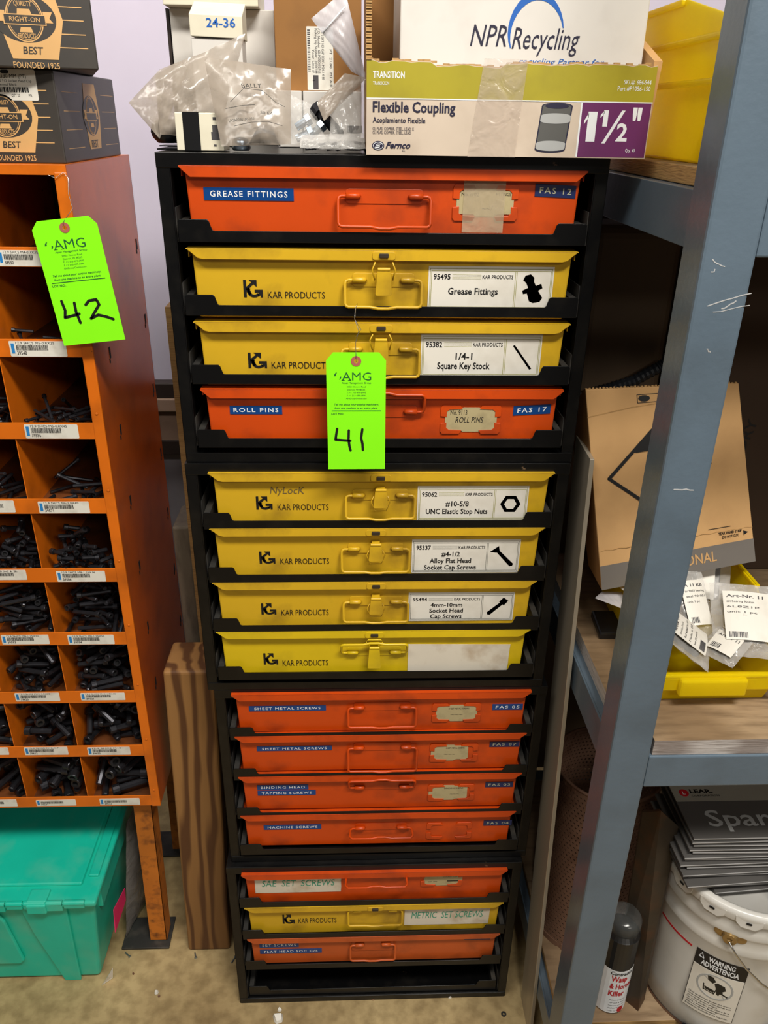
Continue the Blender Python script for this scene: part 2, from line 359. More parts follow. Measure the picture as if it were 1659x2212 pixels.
# ------------------------------------------------------------------ racks
HR = .3697
RDX = [-.0011, -.0031, .0058, -.0016]; RDY = [.0053, .0016, .0023, -.0092]
PITCHZ = .0845; LIDT = [.3575, .2735, .189, .1045]
rack_label = ['black steel slide rack at the top of the stack, green tag hanging in front',
              'second black steel slide rack from the top, holding four yellow cases',
              'third black steel slide rack from the top, holding four orange cases',
              'bottom black steel slide rack on the floor, with its lowest slot empty']
for i in range(4):
    dx, dy = RDX[i], RDY[i]; z0 = HR*(3-i); z1 = z0+HR-.0006; hw = .254
    t = thing('slide_rack', (dx, dy+.2, z0), rack_label[i], 'rack', 'stacked slide racks')
    for s in (-1, 1):
        mb = MB(); xo = dx+s*hw; xi = dx+s*(hw-.0012)
        mb.box((min(xo, xi), dy, z0), (max(xo, xi), dy+.40, z1))
        xi2 = dx+s*(hw-.014); mb.box((min(xo, xi2), dy, z0), (max(xo, xi2), dy+.0015, z1))
        xi3 = dx+s*(hw-.0155); mb.box((min(xi3, xi2), dy, z0), (max(xi3, xi2), dy+.016, z1))
        mb.build('side_panel', LIP, t, bevel=.0005)
    mb = MB(); mb.box((dx-hw, dy-.001, z1-.0015), (dx+hw, dy+.40, z1)); mb.box((dx-hw, dy-.0012, z1-.016), (dx+hw, dy+.0004, z1)); mb.build('top_panel', LIP, t, bevel=.0007)
    mb = MB(); mb.box((dx-hw+.001, dy+.398, z0), (dx+hw-.001, dy+.4, z1-.002)); mb.build('back_panel', LIP, t)
    mb = MB(); mb.box((dx-hw+.0015, dy-.0008, z0), (dx+hw-.0015, dy+.001, z0+.013)); mb.box((dx-hw+.0015, dy, z0+.0115), (dx+hw-.0015, dy+.016, z0+.013)); mb.box((dx-hw+.0015, dy+.002, z0+.0002), (dx+hw-.0015, dy+.397, z0+.0014)); mb.build('base_panel', LIP, t, bevel=.0006)
    for k in range(4):
        zt = z0+LIDT[k]; zl = zt-.0695; zb = zl-.0125; yl = dy-.0065
        if i == 3 and k == 3: zl -= .012; zb -= .0125; zl = z0+.030; zb = z0+.016; yl = dy+.004
        for s in (-1, 1):
            mb = MB(); xa = dx+s*.2375
            mb.hexa([V(p) for p in [(min(xa, xa+s*.0012), dy+.003, zb-.001), (max(xa, xa+s*.0012), dy+.003, zb-.001), (max(xa, xa+s*.0012), dy+.38, zb-.001), (min(xa, xa+s*.0012), dy+.38, zb-.001),
                     (min(xa, xa+s*.0012), dy+.006, zb+.036), (max(xa, xa+s*.0012), dy+.006, zb+.036), (max(xa, xa+s*.0012), dy+.38, zb+.036), (min(xa, xa+s*.0012), dy+.38, zb+.036)]])
            xb = dx+s*.252; mb.box((min(xa, xb), dy+.012, zb-.001), (max(xa, xb), dy+.38, zb+.0004))
            mb.build('slide_rail', DUSTY, t)
        mb = MB(); pl = front(yl)
        L_, R_ = dx-.235, dx+.235; T = .0345; hT = .012
        pts = [(L_, zb), (R_, zb), (R_, zl+hT-.002), (R_-.002, zl+hT), (R_-T+.001, zl+hT), (R_-T-.001, zl+hT-.002), (R_-T-.004, zl+.001), (R_-T-.006, zl), (L_+T+.006, zl), (L_+T+.004, zl+.001), (L_+T+.001, zl+hT-.002), (L_+T-.001, zl+hT), (L_+.002, zl+hT), (L_, zl+hT-.002)]
        mb.prism(pl, pts, -.0014, 0)
        mb.box((L_, yl+.0014, zb), (R_, dy+.34, zb+.0012))
        tr = mb.build('slide_tray', LIP, t, bevel=.0004)
        for s in (-1, 1):
            mb = MB(); x0, x1 = sorted((dx+s*.2345, dx+s*.2265)); mb.box((x0, yl+.002, zb+.0013), (x1, dy+.33, zl+hT-.002)); mb.build('tray_side', DUSTY, tr)

# ------------------------------------------------------------------ cases
def logo(T_, pl, x0, y0, w, h, off=.0003):
    mb = T_.mb
    q = lambda pts: mb.prism(pl, [(x0+a*w, y0+b_*h) for a, b_ in pts], off*.2, off)
    q([(0, 0), (.15, 0), (.15, 1), (0, 1)])
    q([(.12, .40), (.12, .58), (.42, .86), (.52, .76), (.28, .50)])
    q([(.30, 1), (.70, 1), (.70, .60), (.60, .70), (.50, .80), (.40, .90)])
    for i in range(10):
        a0, a1 = math.radians(150+i*17), math.radians(150+(i+1)*17); cx, cy, r0, r1 = .55, .38, .22, .37
        q([(cx+r0*math.cos(a0), cy+r0*math.sin(a0)*1.05), (cx+r1*math.cos(a0), cy+r1*math.sin(a0)*1.05), (cx+r1*math.cos(a1), cy+r1*math.sin(a1)*1.05), (cx+r0*math.cos(a1), cy+r0*math.sin(a1)*1.05)])
    q([(.15, .52), (.30, .52), (.42, .22), (.30, .12), (.15, .35)])
    q([(.58, .44), (1, .44), (1, 0), (.88, 0), (.88, .14), (.80, .06), (.70, .14), (.82, .28), (.58, .28)])
def picture(T_, D, kind, pl, x0, y0, x1, y1):
    """small printed pictures on the yellow cases' labels"""
    mb = D.mb; cx, cy = (x0+x1)/2, (y0+y1)/2; s = (y1-y0)/2
    P = lambda pts, o=.0004: mb.prism(pl, [(cx+a*s, cy+b_*s) for a, b_ in pts], .0001, o)
    if kind == 'nut':
        for i in range(6):
            a0, a1 = math.radians(60*i), math.radians(60*i+60); P([(.40*math.cos(a0), .40*math.sin(a0)), (.66*math.cos(a0), .66*math.sin(a0)), (.66*math.cos(a1), .66*math.sin(a1)), (.40*math.cos(a1), .40*math.sin(a1))])
    elif kind == 'bar': P([(-.55, .62), (-.45, .68), (.6, -.66), (.48, -.72)])
    elif kind == 'flat':
        P([(-.85, .35), (-.28, .78), (-.22, .45), (-.42, .28)]); P([(-.48, .40), (-.30, .52), (.72, -.52), (.68, -.68), (.5, -.72)])
    elif kind == 'cap':
        P([(.10, .45), (.42, .80), (.78, .52), (.48, .12)]); P([(.26, .46), (.46, .28), (-.50, -.68), (-.68, -.66), (-.74, -.46)])
    elif kind == 'zerk':
        P([(-.62, .52), (-.5, .78), (-.2, .86), (.02, .66), (.02, .45), (.14, .22), (.44, .34), (.54, .08), (.30, -.06), (.58, -.46), (.44, -.70), (.05, -.76), (-.18, -.66), (-.34, -.22), (-.56, -.26), (-.62, -.06), (-.30, .1), (-.42, .36)])
def case(idx, y0, y1, ystate, spec, lab, color):
    """one flat metal parts case standing in its tray"""
    i = idx//4; dx, dy = RDX[i], RDY[i]; z0 = HR*(3-i); k = idx % 4; zt = z0+LIDT[k]
    Yf = dy+.0015
    zt = at(820, y0, Y=Yf-.011).z; tilt = 0
    if i == 3: zt = z0+LIDT[k]+[0, .001, .003][k]
    cx = dx + spec.get('sx', 0); yel = color in (YELLOW, YELLOW_B)
    t = thing('parts_case', (cx, Yf+.15, zt-.0805), lab, 'case', 'metal parts cases in the slide racks')
    zl = zt-.012; zb = zt-.0805
    mb = MB(); w0, w1 = .2235, .2205
    mb.hexa([V(p) for p in [(cx-w1, Yf+.0004, zb), (cx+w1, Yf+.0004, zb), (cx+w1, Yf+.29, zb), (cx-w1, Yf+.29, zb), (cx-w0, Yf, zt-.003), (cx+w0, Yf, zt-.003), (cx+w0, Yf+.292, zt-.003), (cx-w0, Yf+.292, zt-.003)]])
    mb.build('case_body', color, t, bevel=.002)
    mb = MB(); pl = front(Yf-.0095); r = .0135
    c = 3 if yel else 1
    pts = [(cx-.2285, zt), (cx+.2285, zt)]
    if yel: pts += [(cx+.221, zt-.006), (cx+.216, zt-.0105), (cx+.210, zl), (cx-.210, zl), (cx-.216, zt-.0105), (cx-.221, zt-.006)]
    else: pts += [(cx+.2285, zt-.0015), (cx+.2165, zl), (cx-.2165, zl), (cx-.2285, zt-.0015)]
    mb.prism(pl, pts, -.0012, 0)
    mb.box((cx-.2285, Yf-.0095, zt-.0012), (cx+.2285, Yf+.297, zt))
    mb.box((cx-.2285, Yf+.004, zl), (cx-.2273, Yf+.297, zt)); mb.box((cx+.2273, Yf+.004, zl), (cx+.2285, Yf+.297, zt))
    mb.build('lid', color, t, bevel=.0007)
    pf = front(Yf-.0001); pfl = front(Yf-.0097)
    X = lambda u, v: at(u, v, Y=Yf-.001).x
    Z = lambda u, v: at(u, v, Y=Yf-.001).z
    # handle
    ha, hb, ht, hbot = spec['h']; yh = Yf-.010 if ystate != 'out' else Yf-.006
    xa = at(ha, ht, Y=yh).x; xb = at(hb, ht, Y=yh).x; za = at((ha+hb)/2, ht, Y=yh).z; zz = at((ha+hb)/2, hbot, Y=yh).z; xm = (xa+xb)/2; R_ = .0019
    piv = .013; c_ = .004
    def loop(zp, ze, bow, y_end):
        s = 1 if ze > zp else -1; n_ = abs(ze-zp)
        yy = lambda z_: Yf-.005+(y_end-(Yf-.005))*min(1, abs(z_-zp)/max(n_, 1e-5))
        P = [(xa+piv, zp), (xa+c_, zp), (xa+c_*.3, zp+s*c_*.3), (xa, zp+s*c_), (xa, ze-s*c_), (xa+c_*.3, ze-s*c_*.3), (xa+c_, ze)]
        mid = [(xm-.016, ze), (xm-.006, ze+bow), (xm+.006, ze+bow), (xm+.016, ze)]
        Q = [(2*xm-x_, z_) for x_, z_ in reversed(P)]
        return [(x_, yy(z_), z_) for x_, z_ in P+mid+Q]
    mb = MB()
    if ystate == 'down': mb.tube(loop(za, zz, -.0018, Yf-.012), R_, 8); zp = za
    elif ystate == 'up': mb.tube(loop(zz, za, .0025, Yf-.013), R_, 8); zp = zz
    elif ystate == 'out':
        zp = (za+zz)/2; D = .028
        P = [(xa+piv, Yf-.005, zp), (xa+c_, Yf-.005, zp), (xa, Yf-.005-c_, zp+.0005), (xa, Yf-D+c_, zp+.002), (xa+c_, Yf-D, zp+.002)]
        mb.tube(P + [(xm-.016, Yf-D, zp+.002), (xm-.006, Yf-D, zp+.005), (xm+.006, Yf-D, zp+.005), (xm+.016, Yf-D, zp+.002)] + [(2*xm-a, b_, c2) for a, b_, c2 in reversed(P)], R_, 8)
    mb.build('handle', color, t, smooth=True)
    mb = MB(); pw = xb-xm-.0085
    mb.rrect(pf, xm-pw, zp-.0085, xm+pw, zp+.0075, .004, 0, .0008)
    if spec.get('recess'): mb.rrect(pf, xm-pw-.006, zp-.020, xm+pw+.006, zp+.006, .004, 0, .0012)
    mb.build('handle_plate', color, t, bevel=.0004)
    for s in (-1, 1):
        mb = MB(); e = xm+s*(pw-.0005)
        mb.tube([(e, Yf-.0045, zp), (e-s*.014, Yf-.0045, zp), (e-s*.0165, Yf-.002, zp-.0005)], [.0036, .0034, .0012], 10); mb.build('pivot_sleeve', color, t, smooth=True)
    if yel:
        mb = MB(); zm = (zt+zl)/2
        mb.rrect(pfl, xm-.0135, zl+.0012, xm+.0135, zt-.0015, .003, 0, .0014); mb.build('strike_plate', color, t, bevel=.0004)
        mb = MB(); mb.rrect(pfl, xm-.0055, zm-.002, xm+.0055, zm+.0028, .001, .0014, .0045); mb.build('strike_hook', RUSTD, t, bevel=.0005)
        lt = spec.get('latch')
        if lt != 'none':
            if lt == 'open':    # bail reaches up to the hook
                zt2 = zl-.003; zla, zlb = za+.014, za-.016; wy = Yf-.0155
                bl = [(-.0100, zt2+.002), (-.0136, za+.013), (-.0105, za+.001)]
            else:
                zla, zlb = zp+.013, zp-.013; wy = Yf-.0165
                bl = [(-.009, zp+.003), (-.0128, zp-.005), (-.0075, zp-.0185), (.0075, zp-.0185), (.0128, zp-.005), (.009, zp+.003)]
            if lt == 'top': zla, zlb = at(820, spec['lt'][0], Y=wy).z, at(820, spec['lt'][1], Y=wy).z; bl = [(-.006, zla), (-.0125, zla+.009), (-.009, zl), (.009, zl), (.0125, zla+.009), (.006, zla)]
            mb = MB(); wx = [.0078, .0088, .0105]
            pl2 = front(wy)
            mb.prism(pl2, [(xm-.0098, zlb+.002), (xm-.0085, zlb), (xm+.0085, zlb), (xm+.0098, zlb+.002), (xm+.0075, zla-.001), (xm-.0075, zla-.001)], 0, .0012)
            mb.tube([(xm-.0072, wy, zla), (xm+.0072, wy, zla)], .0022, 10)
            mb.box((xm-.0055, wy, zla-.008), (xm+.0055, Yf-.001, zla-.001)); mb.build('latch_lever', color, t, bevel=.0003)
            mb = MB()
            if lt == 'open':
                for s in (-1, 1): mb.tube([(xm+s*abs(a), wy+.004, b_) for a, b_ in bl], .0009, 6)
            else: mb.tube([(xm+a, wy+.003, b_) for a, b_ in bl], .0008, 6)
            mb.build('latch_bail', color, t, smooth=True)
    # printed and stuck-on marks
    if 'logo' in spec:
        lx0, ly0, lx1, ly1, tx0, ty0, tx1, ty1 = spec['logo']
        T_ = Txt('maker_mark', INK if not spec.get('faint') else INKS, t)
        logo(T_, pf, X(lx0, ly1), Z(lx0, ly1), X(lx1, ly1)-X(lx0, ly1), Z(lx0, ly0)-Z(lx0, ly1), .0003)
        T_.t(pf, 'KAR PRODUCTS', X(tx0, ty1), Z(tx0, ty1), Z(tx0, ty0)-Z(tx0, ty1), X(tx1, ty1)-X(tx0, ty1), bold=-.004, off=.0003)
    for j, (txt, u0, v0, u1, v1, dull) in enumerate(spec.get('dymo', [])):
        a, d = (X(u0, v1), Z(u0, v1)), (X(u1, v0), Z(u1, v0)); tl = spec.get('tilt', {}).get(j, 0)
        def pr_(x_, y_, o_=0, a=a, tl=tl): return pf(x_, y_+(x_-a[0])*tl, o_)
        mb = MB(); mb.rect(pr_, a[0], a[1], d[0], d[1], 0, .0006); c2 = mb.build('embossed_label', NAVY if dull else BLUET, t, label=('dull navy' if dull else 'blue')+' embossed tape reading '+txt)
        hh = d[1]-a[1]; ww = d[0]-a[0]
        T_ = Txt('lettering', INKF if dull else INKW, c2); T_.t(pr_, txt, a[0]+ww*(.5), a[1]+hh*.28, hh*.46, ww*(.86 if len(txt) > 7 else .78), 'c', off=.0009, bold=.012, space=1.25)
    if 'holder' in spec:
        hx0, hy0, hx1, hy1 = spec['holder']; a = (X(hx0, hy1), Z(hx0, hy1)); d = (X(hx1, hy0), Z(hx1, hy0)); ww = d[0]-a[0]; hh = d[1]-a[1]
        card = spec.get('card')
        if card:
            bx = (X(card[0], card[3]), Z(card[0], card[3]), X(card[2], card[1]), Z(card[2], card[1]))
            mb = MB(); mm = .003
            mb.prism(pf, [(bx[0]+mm, bx[1]+.002), (bx[0]+ww*.26, bx[1]+.002), (bx[0]+ww*.30, bx[1]-.0005), (bx[2]-ww*.30, bx[1]-.0005), (bx[2]-ww*.24, bx[1]+.002), (bx[2]-mm, bx[1]+.002), (bx[2], bx[1]+.005), (bx[2], bx[3]-.004), (bx[2]-.002, bx[3]-.001), (bx[2]-ww*.26, bx[3]-.001), (bx[2]-ww*.30, bx[3]+.001), (bx[0]+ww*.3, bx[3]+.001), (bx[0]+ww*.26, bx[3]-.001), (bx[0]+.002, bx[3]-.001), (bx[0], bx[3]-.004), (bx[0], bx[1]+.004)], 0, .0007)
            cd = mb.build('paper_card', TANP, t, label='tan paper card')
            T_ = Txt('lettering', INK, cd)
            for (s_, fx, fy, fh, fw, sh) in card[4]:
                T_.t(pf, s_, bx[0]+(bx[2]-bx[0])*fx, bx[1]+(bx[3]-bx[1])*fy, (bx[3]-bx[1])*fh, (bx[2]-bx[0])*fw, off=.0009, shear=sh)
        for sx in (0, 1):
            for sy in (0, 1):
                mb = MB(); qx = (lambda f: a[0]+ww*f) if sx == 0 else (lambda f: d[0]-ww*f); qy = (lambda f: a[1]+hh*f) if sy == 0 else (lambda f: d[1]-hh*f)
                pts = [(qx(.0), qy(.08)), (qx(.03), qy(0)), (qx(.32), qy(0)), (qx(.36), qy(.13)), (qx(.14), qy(.15)), (qx(.10), qy(.22)), (qx(.10), qy(.40)), (qx(0), qy(.38))]
                if (sx+sy) % 2: pts = pts[::-1]
                mb.prism(pf, pts, 0, .0016); mb.build('card_clip', color, t, bevel=.0004)
    if 'kar' in spec:
        u0, v0, u1, v1, num, lines, pic = spec['kar']; a = (X(u0, v1), Z(u0, v1)); d = (X(u1, v0), Z(u1, v0)); ww = d[0]-a[0]; hh = d[1]-a[1]
        mb = MB(); c3 = .0015; mb.prism(pf, [(a[0]+c3, a[1]), (d[0]-c3, a[1]), (d[0], a[1]+c3), (d[0], d[1]), (a[0], d[1]), (a[0], a[1]+c3)], 0, .0004)
        cd = mb.build('content_label', WHITE, t, label='white printed content label')
        fr = INKO if spec.get('olive', True) else INKGR
        F = Txt('label_frame', fr, cd); fw = .0009
        px_ = lambda f: a[0]+ww*f
        py_ = lambda f: a[1]+hh*f
        def frame(x0, y0, x1, y1, w):
            F.mb.rect(pf, x0, y0, x1, y0+w, .0002, .0006); F.mb.rect(pf, x0, y1-w, x1, y1, .0002, .0006); F.mb.rect(pf, x0, y0, x0+w, y1, .0002, .0006); F.mb.rect(pf, x1-w, y0, x1, y1, .0002, .0006)
        frame(px_(.012), py_(.03), px_(.988), py_(.95), .0006); frame(px_(.022), py_(.065), px_(.978), py_(.90), .0006)
        F.mb.rect(pf, px_(.69), py_(.07), px_(.694), py_(.89), .0002, .0006); F.mb.rect(pf, px_(.702), py_(.07), px_(.706), py_(.89), .0002, .0006)
        for q_ in range(4): F.mb.rect(pf, px_(.19), py_(.715+.03*q_), px_(.42), py_(.715+.03*q_)+.00025, .0002, .0006)
        T_ = Txt('lettering', INK, cd)
        T_.t(pf, num, px_(.04), py_(.70), hh*.12, ww*.135, bold=.02, off=.0006); T_.t(pf, 'KAR PRODUCTS', px_(.675), py_(.72), hh*.085, ww*.245, 'r', bold=.015, off=.0006)
        n_ = len(lines)
        for j, (s_, wf) in enumerate(lines):
            yy = {1: [.36], 2: [.42, .20], 3: [.50, .30, .10]}[n_][j]; T_.t(pf, s_, px_(.36), py_(yy), hh*(.145 if n_ < 3 else .135), ww*wf, 'c', bold=.022, off=.0006)
        D = Txt('label_picture', GREYPR, cd); picture(T_, D, pic, pf, px_(.71), py_(.07), px_(.975), py_(.89))
    if 'plain' in spec:
        u0, v0, u1, v1, txt, mt_ = spec['plain']; a = (X(u0, v1), Z(u0, v1)); d = (X(u1, v0), Z(u1, v0)); rr = random.Random(idx)
        pts = [(a[0], a[1]), (d[0]-.002, a[1]), (d[0]-.001, a[1]+.3*(d[1]-a[1])), (d[0]-.003*rr.random(), a[1]+.6*(d[1]-a[1])), (d[0], d[1]-.002), (a[0], d[1])]
        mb = MB(); mb.prism(pf, pts, 0, .0005); cd = mb.build('content_label', mt_, t, label='blank stained white label' if not txt else 'white tape lettered in green marker')
        if txt: T_ = Txt('lettering', INKG, cd); T_.t(pf, txt, (a[0]+d[0])/2, a[1]+(d[1]-a[1])*.38, (d[1]-a[1])*.34, (d[0]-a[0])*.84, 'c', shear=.15, off=.0008)
    if 'scribble' in spec:
        u0, v0, u1, v1, txt = spec['scribble']; T_ = Txt('pencil_note', INKS, t); T_.t(pf, txt, X(u0, v1), Z(u0, v1), Z(u0, v0)-Z(u0, v1), X(u1, v1)-X(u0, v1), off=.0003, shear=.2)
    if 'tape' in spec:
        u0, v0, u1, v1 = spec['tape']; mb = MB(); mb.rect(pf, X(u0, v1), Z(u0, v1), X(u1, v1), Z(u0, v0), .0016, .0018); mb.build('clear_tape', TAPE, t, label='yellowed clear tape over the card')
    return t
SM = 'SHEET METAL SCREWS'
CASES = [
 (363, 'down', ORANGE, dict(h=(730, 932, 425, 490), dymo=[('GREASE FITTINGS', 441, 407, 634, 432, 0), ('FAS 12', 1155, 398, 1246, 424, 1)], tilt={1: -.04}, holder=(976, 400, 1122, 477), card=(985, 411, 1112, 466, [('No.9102', .08, .76, .13, .3, 0), ('FITTINGS', .68, .78, .12, .26, 0), ('~~/', .45, .2, .2, .2, .3)]), tape=(997, 384, 1085, 502)),
  'orange metal case at the top of the stack, tape reading GREASE FITTINGS'),
 (541, 'down', YELLOW, dict(h=(745, 912, 607, 663), latch='open', logo=(527, 605, 568, 642, 579, 630, 702, 644), kar=(923, 577, 1199, 669, '95495', [('Grease Fittings', .40)], 'zerk')),
  'yellow metal case with label 95495 Grease Fittings'),
 (699, 'down', YELLOW, dict(h=(738, 907, 757, 813), latch='open', logo=(537, 762, 577, 795, 587, 782, 711, 796), kar=(907, 723, 1173, 815, '95382', [('1/4-1', .14), ('Square Key Stock', .44)], 'bar')),
  'yellow metal case with label 95382 Square Key Stock, partly behind the green tag'),
 (843, 'up', ORANGE, dict(h=(742, 918, 852, 893), dymo=[('ROLL PINS', 497, 877, 609, 895, 0), ('FAS 17', 1108, 878, 1190, 898, 0)], tilt={1: .06}, holder=(950, 876, 1084, 937), card=(960, 882, 1075, 932, [('No. 9113', .1, .72, .2, .32, 0), ('ROLL PINS', .2, .38, .24, .54, .2)])),
  'orange metal case with blue tape reading ROLL PINS'),
 (1024, 'down', YELLOW, dict(h=(747, 897, 1074, 1119), logo=(554, 1073, 589, 1101, 600, 1090, 710, 1102), kar=(900, 1050, 1144, 1125, '95062', [('#10-5/8', .21), ('UNC Elastic Stop Nuts', .56)], 'nut'), scribble=(583, 1052, 658, 1067, 'NyLocK')),
  'yellow metal case with label 95062 Elastic Stop Nuts'),
 (1143, 'down', YELLOW, dict(h=(738, 885, 1190, 1234), logo=(561, 1192, 595, 1218, 606, 1207, 711, 1219), olive=False, kar=(888, 1165, 1126, 1238, '95337', [('#4-1/2', .17), ('Alloy Flat Head', .385), ('Socket Cap Screws', .485)], 'flat')),
  'yellow metal case with label 95337 Alloy Flat Head Socket Cap Screws'),
 (1259, 'down', YELLOW, dict(h=(742, 882, 1305, 1342), logo=(565, 1304, 597, 1328, 608, 1318, 710, 1330), olive=False, kar=(881, 1279, 1113, 1342, '95494', [('4mm-10mm', .30), ('Socket Head', .32), ('Cap Screws', .30)], 'cap')),
  'yellow metal case with label 95494 Socket Head Cap Screws'),
 (1365, 'up', YELLOW_B, dict(h=(737, 880, 1390, 1414), latch='top', lt=(1400, 1443), logo=(570, 1412, 601, 1436, 611, 1427, 709, 1439), faint=0, plain=(880, 1390, 1103, 1453, '', STAINED)),
  'bright yellow metal case with a blank stained label'),
 (1500, 'down', ORANGE, dict(h=(752, 900, 1534, 1569), dymo=[(SM, 538, 1524, 704, 1537, 0), ('FAS 05', 1063, 1521, 1130, 1534, 0)], holder=(932, 1519, 1040, 1560), card=(941, 1524, 1032, 1558, [(SM, .3, .76, .1, .5, 0), ('~~~', .35, .36, .15, .3, .3)])),
  'upper of two orange metal cases reading SHEET METAL SCREWS, tape FAS 05'),
 (1590, 'down', ORANGE, dict(h=(752, 901, 1621, 1664), dymo=[(SM, 555, 1611, 717, 1623, 0), ('FAS 07', 1057, 1602, 1123, 1614, 1)], holder=(927, 1606, 1034, 1646), card=(930, 1610, 1012, 1643, [(SM, .4, .78, .1, .5, 0), ('~~~', .35, .36, .15, .3, .3)])),
  'lower of two orange metal cases reading SHEET METAL SCREWS, tape FAS 07'),
 (1677, 'up', ORANGE, dict(h=(754, 897, 1684, 1706), dymo=[('BINDING HEAD', 556, 1695, 666, 1707, 0), ('TAPPING SCREWS', 557, 1707, 682, 1719, 0), ('FAS 03', 1048, 1689, 1109, 1701, 1)], holder=(923, 1694, 1026, 1730), card=(925, 1697, 1010, 1728, [('BINDING HEAD', .4, .78, .1, .5, 0), ('~~~', .55, .36, .12, .25, .3)])),
  'orange metal case with tapes reading BINDING HEAD and TAPPING SCREWS'),
 (1760, 'out', ORANGE, dict(h=(756, 890, 1782, 1798), dymo=[('MACHINE SCREWS', 570, 1781, 694, 1793, 0), ('FAS 04', 1044, 1772, 1106, 1784, 1)], holder=(920, 1776, 1020, 1812)),
  'orange metal case with blue tape reading MACHINE SCREWS'),
 (1872, 'out', ORANGE, dict(h=(747, 878, 1890, 1900), dymo=[('FAS 15', 1014, 1878, 1074, 1890, 1)], holder=(908, 1882, 1000, 1915), card=(915, 1885, 1000, 1913, [('SET SCREWS', .4, .8, .1, .4, 0), ('SOCKET CUP PT', .5, .64, .1, .45, 0), ('--', .1, .2, .3, .25, .3), ('-', .6, .15, .6, .3, 0)]), plain=(552, 1889, 738, 1930, 'SAE  SET  SCREWS', STAINED)),
  'orange metal case with white tape reading SAE SET SCREWS'),
 (1945, 'down', YELLOW, dict(h=(752, 869, 1972, 1997), latch='none', logo=(611, 1977, 637, 1996, 645, 1985, 727, 1995), plain=(873, 1956, 1060, 1999, 'METRIC  SET SCREWS', STAINED)),
  'yellow metal case with white tape reading METRIC SET SCREWS'),
 (2012, 'down', ORANGE_B, dict(h=(757, 854, 2047, 2072), recess=1, dymo=[('SET SCREWS', 561, 2036, 645, 2048, 0), ('FLAT HEAD SOC C/S', 562, 2049, 695, 2061, 0), ('FAS 16', 1003, 2020, 1060, 2031, 1)]),
  'faded orange metal case, lowest in the stack, tapes SET SCREWS and FLAT HEAD'),
]
SX = [.0, .0, .001, .002, .0045, .0, -.003, -.004, .0, .0, .0, -.002, .0, .0, .0]
for i, (y0, st, colr, sp, lb) in enumerate(CASES):
    sp['sx'] = SX[i]; case(i, y0, 0, st, sp, lb, colr)

